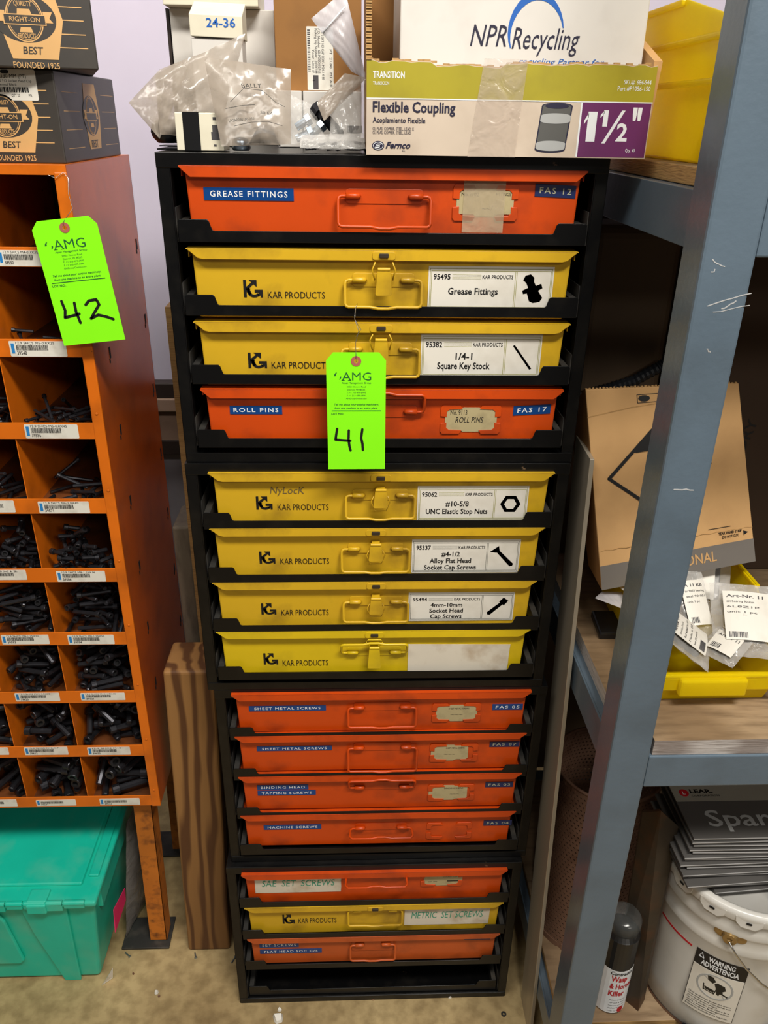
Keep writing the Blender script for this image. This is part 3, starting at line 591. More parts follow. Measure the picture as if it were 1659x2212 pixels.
# ------------------------------------------------------------------ green tags
def hangtag(name, O, ang, w, h, digits, label, knot, wirepts):
    t = thing(name, O, label, 'tag')
    U = V((math.cos(ang), 0, math.sin(ang))); Vv = V((-math.sin(ang), 0, math.cos(ang)))
    pl = plane(O, U, Vv)      # O bottom-left corner, normal toward -Y
    mb = MB(); c = .0085
    cx, cy, r = w*.5, h-.0105, .0026
    outer = [(0, 0), (w, 0), (w, h-c*1.15), (w-c, h), (c, h), (0, h-c*1.15)]
    # card with a real eyelet hole
    hole = [(cx+r*math.cos(2*math.pi*i/12), cy+r*math.sin(2*math.pi*i/12)) for i in range(12)]
    bm = bmesh.new()
    def loop(pts): 
        vs = [bm.verts.new(pl(x_, y_, 0)) for x_, y_ in pts]; return [bm.edges.new((vs[i], vs[(i+1) % len(vs)])) for i in range(len(vs))]
    ed = loop(outer)+loop(hole)
    g = bmesh.ops.triangle_fill(bm, edges=ed, use_beauty=True)
    fs = [f for f in g['geom'] if isinstance(f, bmesh.types.BMFace)]
    e2 = bmesh.ops.extrude_face_region(bm, geom=fs); Nn = U.cross(Vv)
    bmesh.ops.translate(bm, verts=[v for v in e2['geom'] if isinstance(v, bmesh.types.BMVert)], vec=Nn*.0004)
    bmesh.ops.translate(bm, verts=bm.verts, vec=-V(O)); bmesh.ops.recalc_face_normals(bm, faces=bm.faces)
    me = bpy.data.meshes.new('card'); bm.to_mesh(me); bm.free(); me.materials.append(GREEN); o = bpy.data.objects.new('card', me); COL.objects.link(o); o.parent = t
    mb = MB(); R2 = .0062
    for i in range(24):
        a0, a1 = 2*math.pi*i/24, 2*math.pi*(i+1)/24
        mb.prism(pl, [(cx+r*math.cos(a0), cy+r*math.sin(a0)), (cx+R2*math.cos(a0), cy+R2*math.sin(a0)), (cx+R2*math.cos(a1), cy+R2*math.sin(a1)), (cx+r*math.cos(a1), cy+r*math.sin(a1))], .0004, .0009)
    mb.build('eyelet_washer', REINF, t)
    f = w/1090.; off = .0007     # zoomed photo units
    X_ = lambda a: (a-30)*f
    Y_ = lambda b_: h-(b_-95)*(h/2065.)
    T_ = Txt('printing', DGREEN, t)
    T_.t(pl, 'AMG', X_(315), Y_(565), 150*f, 535*f, off=off, bold=-.005)
    for (x_, b_, ww_, hh_) in ((305,568,60,8),(425,568,60,8)): T_.mb.rect(pl, X_(x_), Y_(b_), X_(x_+ww_), Y_(b_-hh_), .0004, off)
    T_.mb.prism(pl, [(X_(170), Y_(490)), (X_(180), Y_(460)), (X_(205), Y_(432)), (X_(225), Y_(432)), (X_(208), Y_(455)), (X_(202), Y_(488))], .0004, off)
    T_.mb.prism(pl, [(X_(262), Y_(550)), (X_(275), Y_(530)), (X_(280), Y_(500)), (X_(302), Y_(500)), (X_(300), Y_(520)), (X_(285), Y_(545))], .0004, off)
    T_.t(pl, 'Asset Management Group', X_(310), Y_(622), 32*f, 540*f, off=off)
    for s_, x0, x1, yb in (('20501 Hoover Road', 402, 748, 685), ('Detroit, MI 48205', 412, 738, 735), ('T: +1 313-499-6490', 400, 752, 787), ('F +1 313-499-6494', 405, 745, 838), ('AMGroupOnline.com', 385, 768, 888)): T_.t(pl, s_, X_(x0), Y_(yb), 27*f, (x1-x0)*f, off=off, bold=-.006)
    T_.t(pl, 'Tell me about your surplus machinery,', X_(165), Y_(995), 32*f, 825*f, off=off, shear=.3, bold=.012)
    T_.t(pl, 'from one machine to an entire plant.', X_(170), Y_(1058), 32*f, 800*f, off=off, shear=.3, bold=.012)
    T_.mb.rect(pl, X_(118), Y_(1100), X_(1035), Y_(1089), .0004, off); T_.t(pl, 'LOT NO.', X_(112), Y_(1160), 34*f, 230*f, off=off, bold=.012)
    H_ = MB()
    for st in digits: H_.stroke(pl, [(X_(a), Y_(b_)) for a, b_ in st], 46*f, .0004, .0008)
    H_.build('handwritten_number', INK, t)
    mb = MB(); mb.tube([pl(cx, cy-.001, .0012), pl(cx, cy+.006, .002)] + wirepts, .00035, 6); mb.build('tie_wire', CHROME, t, smooth=True)
    return t
bl = at(711, 1013, Y=-.034); tr_ = at(825, 762, Y=-.034)
hangtag('lot_tag', bl + V((-.001, 0, 0)), .004, .0715, .150, [[(212, 1415), (178, 1610), (460, 1632)], [(432, 1445), (425, 1600), (440, 1720), (462, 1810)], [(687, 1425), (665, 1580), (690, 1690), (698, 1800)]],
        'fluorescent green lot tag handwritten 41, wired to a yellow case handle', 'tag', [at(768, 740, Y=-.03), at(775, 715, Y=-.028), at(766, 690, Y=-.024), at(769, 664, Y=-.0125), at(772, 656, Y=-.012), at(767, 668, Y=-.020), at(766, 690, Y=-.025), at(780, 712, Y=-.027), at(768, 728, Y=-.03)])
bl = at(139, 747, Y=.078); br_ = at(271, 733, Y=.078)
a2 = math.atan2(br_.z-bl.z, br_.x-bl.x)
hangtag('lot_tag', bl, a2, (br_-bl).length, .1535, [[(195, 1400), (215, 1560), (180, 1680), (440, 1640)], [(405, 1450), (395, 1600), (420, 1790)], [(590, 1500), (660, 1440), (790, 1430), (820, 1520), (700, 1650), (620, 1740), (760, 1690), (900, 1740), (1000, 1790)]],
        'fluorescent green lot tag handwritten 42, wired to the orange bolt bin', 'tag', [at(157, 450, Y=.085), at(148, 420, Y=.088), at(147, 385, Y=.094), at(137, 372, Y=.096), at(120, 385, Y=.0965), at(104, 378, Y=.092)])

# ------------------------------------------------------------------ bolt bin cabinet
BY, BX1, BZ0 = .10, -.385, .402; NC = 8; PW = .1068; RH = .117
XD = [-.4-.004-PW*k for k in range(NC+1)]      # divider centres from right to left
XD[0] = -.4; BX0 = XD[-1]-.015; BZ1 = 1.459
t = thing('bolt_bin_cabinet', ((BX0+BX1)/2, .25, BZ0), 'orange steel bolt bin with rows of open compartments and sticker labels', 'bin')
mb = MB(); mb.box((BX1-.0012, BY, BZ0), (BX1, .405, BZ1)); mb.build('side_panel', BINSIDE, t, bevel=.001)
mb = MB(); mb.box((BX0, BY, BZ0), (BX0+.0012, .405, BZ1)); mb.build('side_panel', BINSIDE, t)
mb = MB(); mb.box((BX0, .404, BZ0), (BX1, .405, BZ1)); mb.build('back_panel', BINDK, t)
mb = MB(); mb.box((BX0, BY, BZ1-.0012), (BX1, .405, BZ1)); mb.box((BX0, BY-.001, BZ1-.012), (BX1, BY+.0002, BZ1)); mb.build('top_panel', BINOR, t, bevel=.0008)
for xa, xb in ((-.4005, BX1+.0005), (BX0-.0005, BX0+.016)):
    mb = MB(); mb.box((xa, BY-.0018, BZ0-.001), (xb, BY+.002, BZ1-.008))
    st = mb.build('front_stile', BINOR, t, bevel=.0018)
    for k in range(9):
        mb = MB(); c = V(((xa+xb)/2, BY-.0018, .44+k*RH)); mb.lathe([(.0022, 0), (.0018, .0006), (.0006, .0009)], c, 10, (0, -1, 0)); mb.build('rivet', BINOR, st, smooth=True)
for k in range(1, 9):
    mb = MB(); mb.box((XD[k]-.0006, BY+.001, BZ0+.001), (XD[k]+.0006, .403, BZ1-.002)); mb.build('divider', BINOR, t)
LZ = [.427+RH*k for k in range(9)]
for k in range(9):
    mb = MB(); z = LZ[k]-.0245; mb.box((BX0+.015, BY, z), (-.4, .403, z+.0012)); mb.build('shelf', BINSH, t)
    mb = MB(); mb.box((BX0+.015, BY-.001, z), (-.4, BY+.0005, LZ[k])); mb.build('shelf_lip', BINOR, t, bevel=.0006)
for k in range(8):
    for yy in (.168, .386):
        z = .85+.117*k-.117*2 if yy < .3 else .84+.12*k-.24
        if z > 1.42: continue
        mb = MB(); mb.box((BX1-.0005, yy, z), (BX1+.0006, yy+.006, z+.016)); mb.box((BX1-.0005, yy-.003, z-.006), (BX1+.0006, yy+.001, z)); mb.build('punched_slot', BOLTD, t)
pl = front(BY-.001)
STK = [(8, 0, 541, 103, 578, '39530', '12.9 SHCS M4-0.7X35'), (7, 25, 737, 141, 772, '39548', '12.9 SHCS M5-0.8X25'), (6, 57, 917, 167, 948, '39556', '12.9 SHCS M5-0.8X45'), (5, 86, 1083, 191, 1109, '39571', '12.9 SHCS M6-1.0X40'), (5, -40, 1081, 29, 1107, '39568', ''),
       (4, 125, 1233, 226, 1257, '39586', '12.9 SHCS M8-1.25X16'), (4, -30, 1231, 55, 1253, '39585', '1.25X12'), (3, 6, 1371, 104, 1392, '39593', '12.9 SHCS M8-1.25X50'), (3, 149, 1371, 245, 1392, '39594', '12.9 SHCS M8-1.25X55'),
       (2, 35, 1496, 127, 1515, '39620', '12.9 SHCS M10-1.5X35'), (2, 176, 1496, 269, 1513, '39621', '12.9 SHCS M10-1.5X40'), (1, -50, 1612, 16, 1631, '39651', ''), (1, 55, 1613, 145, 1631, '39652', '12.9 SHCS M12-1.7'), (1, 191, 1613, 280, 1631, '39653', '12.9 SHCS M12'),
       (0, -50, 1727, 35, 1743, '39670', ''), (0, 80, 1727, 163, 1741, '39671', ''), (0, 217, 1724, 301, 1739, '39672', '')]
for row, u0, v0, u1, v1, num, desc in STK:
    a = at(u0, v1, Y=BY-.001); d = at(u1, v0, Y=BY-.001)
    zb = max(a.z, LZ[row]-.0235); zt = min(d.z, LZ[row]-.001)
    mb = MB(); mb.rrect(pl, a.x, zb, d.x, zt, .0015, 0, .0004); s_ = mb.build('sticker', STICK, t, label='white barcode sticker '+num)
    w = d.x-a.x; h = zt-zb; rr = random.Random(row*7+u0)
    T_ = Txt('sticker_printing', INK, s_); x_ = a.x+w*.12
    while x_ < a.x+w*.68:
        bw = rr.choice((.0004, .0004, .0009)); T_.mb.rect(pl, x_, zb+h*.40, x_+bw, zb+h*.74, .0004, .0006); x_ += bw+rr.choice((.0004, .0006))
    T_.t(pl, num, a.x+w*.12, zb+h*.12, h*.22, w*.17, off=.0006, bold=.012)
    if desc: T_.t(pl, desc, a.x+w*.12, zb+h*.80, h*.16, w*.68, off=.0006)
    T_ = Txt('sticker_logo_bar', BLUESK, s_); T_.mb.rect(pl, a.x+w*.03, zb+h*.2, a.x+w*.085, zb+h*.85, .0004, .0006)

# screws: prototypes
def screw_mesh(d, Ln):
    mb = MB(); hd = d*1.5; r = d/2
    mb.lathe([(r*.75, -Ln), (r, -Ln+r*.3), (r, 0)], (0, 0, 0), 8, cap1=False)
    mb.lathe([(hd/2*.96, 0), (hd/2, .0004), (hd/2, d*.9), (hd/2*.93, d)], (0, 0, 0), 12, cap1=False)
    o = len(mb.v)-12; rec = [(d*.42*math.cos(math.pi*k/6), d*.42*math.sin(math.pi*k/6)) for k in range(12)]
    n = len(mb.v); mb.v += [(a, b_, d) for a, b_ in rec]; mb.f += [(o+k, o+(k+1) % 12, n+(k+1) % 12, n+k) for k in range(12)]; mb.m += [0]*12
    n2 = len(mb.v); mb.v += [(a, b_, d*.45) for a, b_ in rec]; mb.f += [(n+k, n+(k+1) % 12, n2+(k+1) % 12, n2+k) for k in range(12)]; mb.m += [1]*12
    mb.f.append(tuple(range(n2, n2+12))); mb.m.append(1)
    me = bpy.data.meshes.new('screw'); me.from_pydata(mb.v, [], mb.f); me.materials.append(BOLT); me.materials.append(BOLTD); me.polygons.foreach_set('material_index', mb.m)
    bm = bmesh.new(); bm.from_mesh(me); bmesh.ops.recalc_face_normals(bm, faces=bm.faces); bm.to_mesh(me); bm.free(); me.update()
    return me
def segdist(p1, d1, P2, D2):
    """min distance between one segment and many"""
    best = np.full(len(P2), 9.0); ts = np.linspace(0, 1, 9)
    A = p1+np.outer(ts, d1)
    for a in A:
        w = a-P2; tt = np.clip((w*D2).sum(1)/(D2*D2).sum(1), 0, 1); best = np.minimum(best, np.linalg.norm(w-D2*tt[:, None], axis=1))
    return best
ROWSPEC = {0: (.0125, .05, 13), 1: (.0105, .035, 16), 2: (.0085, .042, 20), 3: (.007, .045, 22), 4: (.0065, .018, 26), 5: (.0052, .042, 10), 6: (.0045, .042, 15), 7: (.0045, .024, 6), 8: (.0038, .03, 6)}
BINS = [(r_, 0) for r_ in range(9)] + [(r_, 1) for r_ in range(7)] + [(0, 2), (1, 2), (2, 2)]
colname = ['rightmost column', 'second column from right', 'third column from right']
rowname = ['bottom row', 'second row up', 'third row up', 'fourth row up', 'fifth row up', 'sixth row up', 'seventh row up', 'eighth row up', 'top row']
SMESH = {}; HEAP = MB()
ORD = 'first second third fourth fifth sixth seventh eighth ninth tenth eleventh twelfth thirteenth fourteenth fifteenth sixteenth seventeenth eighteenth nineteenth twentieth twenty-first twenty-second twenty-third twenty-fourth twenty-fifth twenty-sixth twenty-seventh'.split()
for row, c in BINS:
    d, Ln, n = ROWSPEC[row]; rr = random.Random(row*31+c*7+3)
    if c == 2: n = 8
    if (d, Ln) not in SMESH: SMESH[(d, Ln)] = screw_mesh(d, Ln)
    me = SMESH[(d, Ln)]; zf = LZ[row]-.0233; x0, x1 = XD[c+1]+.0015, (XD[c] if c else -.4)-.0015
    P = []; D = []; rc = d*.72; placed = 0; tries = 0; mine = []; nb = {0: 8, 1: 12, 2: 14, 3: 16, 4: 20, 5: 5, 6: 6, 7: 2, 8: 2}[row]; n += nb
    while placed < n and tries < n*10:
        tries += 1
        az = rr.uniform(0, 2*math.pi); el = rr.choice((0, .12, .3, .55, -.2)) if placed > n*.35 else rr.uniform(-.05, .1)
        dirv = n3([math.cos(az)*math.cos(el), math.sin(az)*math.cos(el), math.sin(el)]); Lx = Ln+d*.6
        ex, ey = abs(dirv[0])*Lx/2+rc, abs(dirv[1])*Lx/2+rc
        if ex*2 > x1-x0: continue
        cxp = rr.uniform(x0+ex, x1-ex); y_hi = .115+.10
        if BY+.004+ey > y_hi: yp = BY+.004+ey
        else: yp = rr.uniform(BY+.004+ey, y_hi if rr.random() < .4 else max(BY+.005+ey, .15))
        base = n3([cxp, yp, zf+rc+abs(dirv[2])*Lx/2])
        z = 0
        if P:
            PP, DD = np.array(P), np.array(D)
            while z < .075:
                s0 = base+n3([0, 0, z])-dirv*Lx/2
                if segdist(s0, dirv*Lx, PP, DD).min() > rc*1.72: break
                z += .0015
        if z >= .075 or base[2]+z > LZ[row]+.062: continue
        s0 = base+n3([0, 0, z])-dirv*Lx/2; P.append(s0); D.append(dirv*Lx); placed += 1
        if placed <= nb:
            Mq = Matrix.Translation(V(s0+dirv*Ln*1.0)) @ V(dirv).to_track_quat('Z', 'X').to_matrix().to_4x4()
            HEAP.mi = 0; o_ = len(HEAP.v); HEAP.v += [tuple(Mq @ v.co) for v in me.vertices]; HEAP.f += [tuple(o_+k_ for k_ in p_.vertices) for p_ in me.polygons]; HEAP.m += [p_.material_index for p_ in me.polygons]; continue
        o = bpy.data.objects.new('cap_screw', me); COL.objects.link(o)
        o.location = V(s0+dirv*Ln*1.0); o.rotation_mode = 'QUATERNION'; o.rotation_quaternion = V(dirv).to_track_quat('Z', 'X')
        mine.append((float(s0[0]+dirv[0]*Lx/2), o))
    mine.sort(key=lambda q: q[0])
    for k, (_, o) in enumerate(mine):
        tag(o, 'black cap screw, '+ORD[k]+' from left, '+rowname[row]+', '+colname[c], 'screw', 'cap screws, '+rowname[row]+', '+colname[c])
o = solo(HEAP, 'cap_screw_heap', [BOLT, BOLTD], 'lower layer of black cap screws under the loose ones in the orange bin', 'screws'); o['kind'] = 'stuff'
# stand legs
t = thing('bin_stand', (-.6, .2, 0), 'rusty orange angle steel stand under the bolt bin', 'stand')
def leg(xb, xt, y):
    mb = MB(); zt_ = .398
    for (a0, a1, b0, b1) in ((0, .034, 0, .003), (.031, .034, 0, .034)):
        mb.hexa([V((xb+a0, y+b0, .008)), V((xb+a1, y+b0, .008)), V((xb+a1, y+b1, .008)), V((xb+a0, y+b1, .008)), V((xt+a0, y+b0, zt_)), V((xt+a1, y+b0, zt_)), V((xt+a1, y+b1, zt_)), V((xt+a0, y+b1, zt_))])
    lg = mb.build('leg', RUSTOR, t, bevel=.0008)
    mb = MB(); mb.box((xb-.055, y-.015, 0), (xb+.04, y+.055, .005)); mb.build('foot_plate', DUSTY, lg, bevel=.001)
leg(-.4525, -.441, .12); leg(-1.21, -1.20, .12); leg(-.4525, -.441, .345); leg(-1.21, -1.20, .345)
mb = MB(); mb.box((-1.235, .12, .388), (-.39, .122, .4005)); mb.box((-1.235, .36, .388), (-.39, .362, .4005)); mb.box((-1.235, .12, .3985), (-.39, .15, .4012)); mb.build('stand_frame', RUSTD, t)

# black cartons on the bolt bin
def best_print(pl, T_, D_, x0, y0, s, side=1):
    """hexagonal tan badge; x0,y0 = centre, s = half-height"""
    P = lambda mb, pts, o: mb.prism(pl, [(x0+a*s*side, y0+b_*s) for a, b_ in pts], .0001, o)
    P(T_.mb, [(-.70, -1), (.68, -1), (.97, .10), (.70, 1.18), (-.70, 1.18), (-.97, .10)], .0004)
    E = lambda mb, cx, cy, rx, ry, o, n=28: P(mb, [(cx+rx*math.cos(2*math.pi*i/n), cy+ry*math.sin(2*math.pi*i/n)) for i in range(n)], o)
    ex, ey = -.17, .12
    E(D_.mb, ex, ey, .94, .67, .0005)
    E(T_.mb, ex, ey, .56, .655, .0006); E(D_.mb, ex, ey, .525, .615, .0007); E(T_.mb, ex, ey, .50, .59, .0008); E(D_.mb, ex, ey, .485, .57, .0009)
    P(T_.mb, [(ex-.22, .18), (ex-.18, .38), (ex+.18, .38), (ex+.24, .18)], .0010); P(T_.mb, [(ex-.20, -.26), (ex-.15, -.12), (ex+.15, -.12), (ex+.20, -.26)], .0010)
    P(T_.mb, [(ex-.86, .02), (ex-.76, .14), (ex-.86, .32), (ex-.56, .32), (ex-.56, .02)], .0010); P(T_.mb, [(ex+.84, .02), (ex+.74, .14), (ex+.84, .32), (ex+.56, .32), (ex+.56, .02)], .0010)
    P(T_.mb, [(ex-.63, -.06), (ex+.63, -.06), (ex+.63, .24), (ex-.63, .24)], .0011); P(D_.mb, [(ex-.60, -.03), (ex+.60, -.03), (ex+.60, .21), (ex-.60, .21)], .0012)
for j, (x1, xw, y0_, zz0, zz1, nm, lb) in enumerate(((-.3895, .30, .118, BZ1+.0003, 1.5605, 'lower', 'black and tan printed carton standing on the orange bolt bin, white shipping label'), (-.3365, .30, .122, 1.5612, 1.70, 'upper', 'upper black and tan printed carton, stacked on the other carton'))):
    t = thing('hardware_carton', (x1-xw/2, y0_+.13, zz0), lb, 'box', 'black cartons on the bolt bin')
    th = math.radians(18) if j else 0; O_ = V((x1, y0_, 0)); U_ = V((math.cos(th), math.sin(th), 0)); B_k = V((-math.sin(th), math.cos(th), 0))
    fl = lambda a_, b_, c_, O_=O_, U_=U_, B_k=B_k, x1=x1, y0_=y0_: O_+U_*(a_-x1)+B_k*(b_-y0_)+V((0, 0, c_))
    mb = MB(); mb.hexa([fl(x1-xw, y0_, zz0), fl(x1, y0_, zz0), fl(x1, y0_+.26, zz0), fl(x1-xw, y0_+.26, zz0), fl(x1-xw, y0_, zz1), fl(x1, y0_, zz1), fl(x1, y0_+.26, zz1), fl(x1-xw, y0_+.26, zz1)]); mb.build('carton_body', BCART, t, bevel=.0015)
    pl = lambda a_, b_, o=0, fl=fl, y0_=y0_: fl(a_, y0_-o, b_)
    def onf(u_, v_):
        k_ = V(CR*(u_-829.5)/FPX+CD*(v_-1106)/FPX+CF); c_ = V(CAM); p_ = c_+k_*((O_-c_).dot(B_k)/k_.dot(B_k)); return V((x1+(p_-O_).dot(U_), 0, p_.z))
    T_ = Txt('printing', GOLD, t); D_ = Txt('printing_dark', BCART, t)
    s = .0355; bc = onf(67, 50) if j else onf(21, 259); best_print(pl, T_, D_, bc.x, bc.z, s)
    Dk = Txt('printing_letters', BCART, t)
    Dk.t(pl, 'BEST', bc.x-.06*s, bc.z-.86*s, .20*s, .62*s, 'c', shear=.15, bold=.015, off=.0007); T_.t(pl, 'FOUNDED 1925', bc.x-.02*s, bc.z-1.26*s, .17*s, 1.40*s, 'c', off=.0004)
    T_.t(pl, 'RIGHT-ON', bc.x-.17*s, bc.z+.03*s, .13*s, .90*s, 'c', off=.0015); T_.t(pl, 'QUALITY', bc.x-.17*s, bc.z+.46*s, .13*s, .52*s, 'c', off=.0013, bold=.01); T_.t(pl, 'PRODUCTS', bc.x-.17*s, bc.z-.42*s, .13*s, .52*s, 'c', off=.0013, bold=.01)
    for (u0, u1, v) in (((107, 175, 13), (126, 180, 43), (119, 185, 73), (110, 190, 102)) if j else ((74, 100, 195), (61, 105, 224), (80, 109, 253), (72, 114, 281), (64, 118, 308))):
        q0_, q1_ = onf(u0, v), onf(u1, v); T_.mb.rect(pl, q0_.x, q0_.z-.0005, q1_.x, q0_.z+.0005, 0, .0003)
    if j == 0:
        ps = lambda a, b_, o=0, x1=x1, y0_=y0_: V((x1+o, y0_+a, b_)); T2 = Txt('printing', GOLD, t); D2 = Txt('printing_dark', BCART, t); best_print(ps, T2, D2, .135, 1.508, .036)
        D3 = Txt('printing_letters', BCART, t); D3.t(ps, 'BEST', .131, 1.474, .009, .03, 'c', off=.0008, bold=.01)
        for q in range(4):
            T2.mb.rect(ps, .02, 1.475+.021*q, .085, 1.4757+.021*q, 0, .0003); T2.mb.rect(ps, .185, 1.475+.021*q, .25, 1.4757+.021*q, 0, .0003)
        a = at(-70, 215, Y=y0_-.001); d = at(68, 150, Y=y0_-.001); mb = MB(); mb.rrect(pl, a.x, a.z, d.x+.003, d.z, .002, 0, .0006)
        s_ = mb.build('shipping_label', WHITE, t, label='white barcode label reading 130 MM'); T3 = Txt('lettering', INK, s_); w = d.x-a.x; h = d.z-a.z
        T3.t(pl, 'x130 MM (PT)', a.x+w*.50, a.z+h*.72, h*.12, w*.40, off=.0008); T3.t(pl, 'DIN 912 Socket Head Cap', a.x+w*.45, a.z+h*.59, h*.08, w*.52, off=.0008); T3.t(pl, 'Thermal Black', a.x+w*.45, a.z+h*.47, h*.08, w*.3, off=.0008)
        T3.t(pl, 'QTY 25', a.x+w*.65, a.z+h*.12, h*.09, w*.12, off=.0008); T3.t(pl, 'PR', a.x+w*.9, a.z+h*.12, h*.09, w*.05, off=.0008); T3.mb.rrect(pl, a.x+w*.54, a.z+h*.86, a.x+w*.66, a.z+h*.98, .002, .0006, .0008)
        x_ = a.x+w*.45; rr = random.Random(4)
        while x_ < a.x+w*.9:
            bw = rr.choice((.0006, .0012, .0018)); T3.mb.rect(pl, x_, a.z+h*.26, x_+bw, a.z+h*.43, .0006, .0008); x_ += bw+rr.choice((.0006, .001))

# ------------------------------------------------------------------ lumber between bin and racks
mb = MB(); xb, xt, w = -.3735, -.3505, .084
mb.hexa([V((xb, .100, 0)), V((xb+w, .100, 0)), V((xb+w, .186, 0)), V((xb, .186, 0)), V((xt, .100, .698)), V((xt+w, .100, .698)), V((xt+w, .186, .698)), V((xt, .186, .698))])
solo(mb, 'timber_post', LUMBER, 'brown four by four timber post beside the rack, standing on the floor', 'lumber', bevel=.006, segs=3)
mb = MB(); mb.box((-.337, .215, 0), (-.309, .30, .905)); solo(mb, 'timber_plank', GLUMBER, 'weathered grey timber plank standing behind the brown post', 'lumber', bevel=.004)
mb = MB(); mb.box((-.3045, .19, 0), (-.2885, .42, 1.27)); solo(mb, 'plywood_sheet', PLYE, 'thin light plywood sheet on edge beside the black racks', 'lumber')
mb = MB(); y0_, y1_ = -.004, -.092
mb.hexa([V((.283, -.088, .0)), V((.289, -.088, .0)), V((.289, -.012, .0)), V((.283, -.012, .0)), V((.2755, .000, 1.115)), V((.2815, .000, 1.115)), V((.2815, .076, 1.12)), V((.2755, .076, 1.12))])
solo(mb, 'aluminium_bar', ALU, 'long flat aluminium bar leaning between the racks and the grey post', 'bar', bevel=.0006)

# ------------------------------------------------------------------ grey shelving
t = thing('steel_shelving', (.8, .1, 0), 'slate blue welded steel shelving frame on the right', 'shelving')
PX0, PX1, PY = .2815, .3320, -.22
for (x0, y0_) in ((PX0, PY), (1.30, PY), (PX0+.008, .375), (1.30, .375)):
    mb = MB(); mb.box((x0, y0_, 0), (x0+.0505, y0_+.0505, 1.95)); mb.build('post', GREY, t, bevel=.003)
for (z0, z1) in ((1.405, 1.458), (.752, .803), (.11, .158)):
    mb = MB(); mb.box((PX1, PY+.001, z0), (1.30, PY+.032, z1)); mb.build('front_beam', GREY, t, bevel=.002)
    mb = MB(); mb.box((PX0+.0075, PY+.0505, z0), (PX0+.0105, .375, z1)); mb.box((PX0+.0105, PY+.0505, z1-.003), (PX0+.036, .375, z1)); mb.build('side_rail', GREY, t, bevel=.0008)
    mb = MB(); mb.box((PX1, .39, z0), (1.30, .42, z1)); mb.build('rear_beam', GREY, t)
for j in range(6):      # weld beads where the beams meet the post
    pass
for (z0, z1) in ((.16, .79), (.83, 1.45)):
    mb = MB(); mb.box((.27, .427, z0), (1.35, .433, z1)); mb.build('back_panel', BROWNCASE, t)  # dark sheets added to stand in for the shade behind the shelves
rr = random.Random(5)
scr = MB(); pf_ = front(PY)
for (u0, v0, u1, v1) in ((1528, 662, 1622, 632), (1541, 674, 1620, 660), (1560, 668, 1590, 652), (1538, 562, 1565, 575), (1536, 588, 1545, 583), (1456, 1056, 1498, 1059), (1528, 755, 1534, 762)):
    a = at(u0, v0, Y=PY); d = at(u1, v1, Y=PY); n_ = 5
    pts = [((a.x*(1-q/n_)+d.x*q/n_)+rr.uniform(-.0006, .0006), (a.z*(1-q/n_)+d.z*q/n_)+rr.uniform(-.0008, .0008)) for q in range(n_+1)]
    scr.stroke(pf_, pts, rr.uniform(.0006, .0014), 0, .0002, 6)
scr.build('paint_scratch', SIGNT, t, label='pale scratches in the post paint')
def board(x0, y0_, z0, x1, y1_, z1, lb, edge):
    mb = MB(); mb.box((x0, y0_, z0), (x1, y1_, z1)); mb.m = [0, 0, 1, 1, 1, 1]; solo(mb, 'plywood_board', [PLY, edge], lb, 'board', 'plywood shelf boards', bevel=.0012)
board(.303, -.166, 1.4585, 1.3, .374, 1.4765, 'plywood shelf board under the yellow bin at the top right', PLYE)
mb = MB(); mb.box((.302, -.166, .8035), (1.295, .372, .8265)); mb.box((.336, -.216, .8035), (1.295, -.166, .8265)); mb.m = [0, 0, 1, 1, 1, 1]*2
solo(mb, 'plywood_board', [PLY, PLYW], 'middle plywood shelf board with a whitewashed chipped front edge', 'board', 'plywood shelf boards')
board(.303, -.166, .1585, 1.3, .374, .172, 'bottom plywood shelf board carrying the white pail', PLYE)

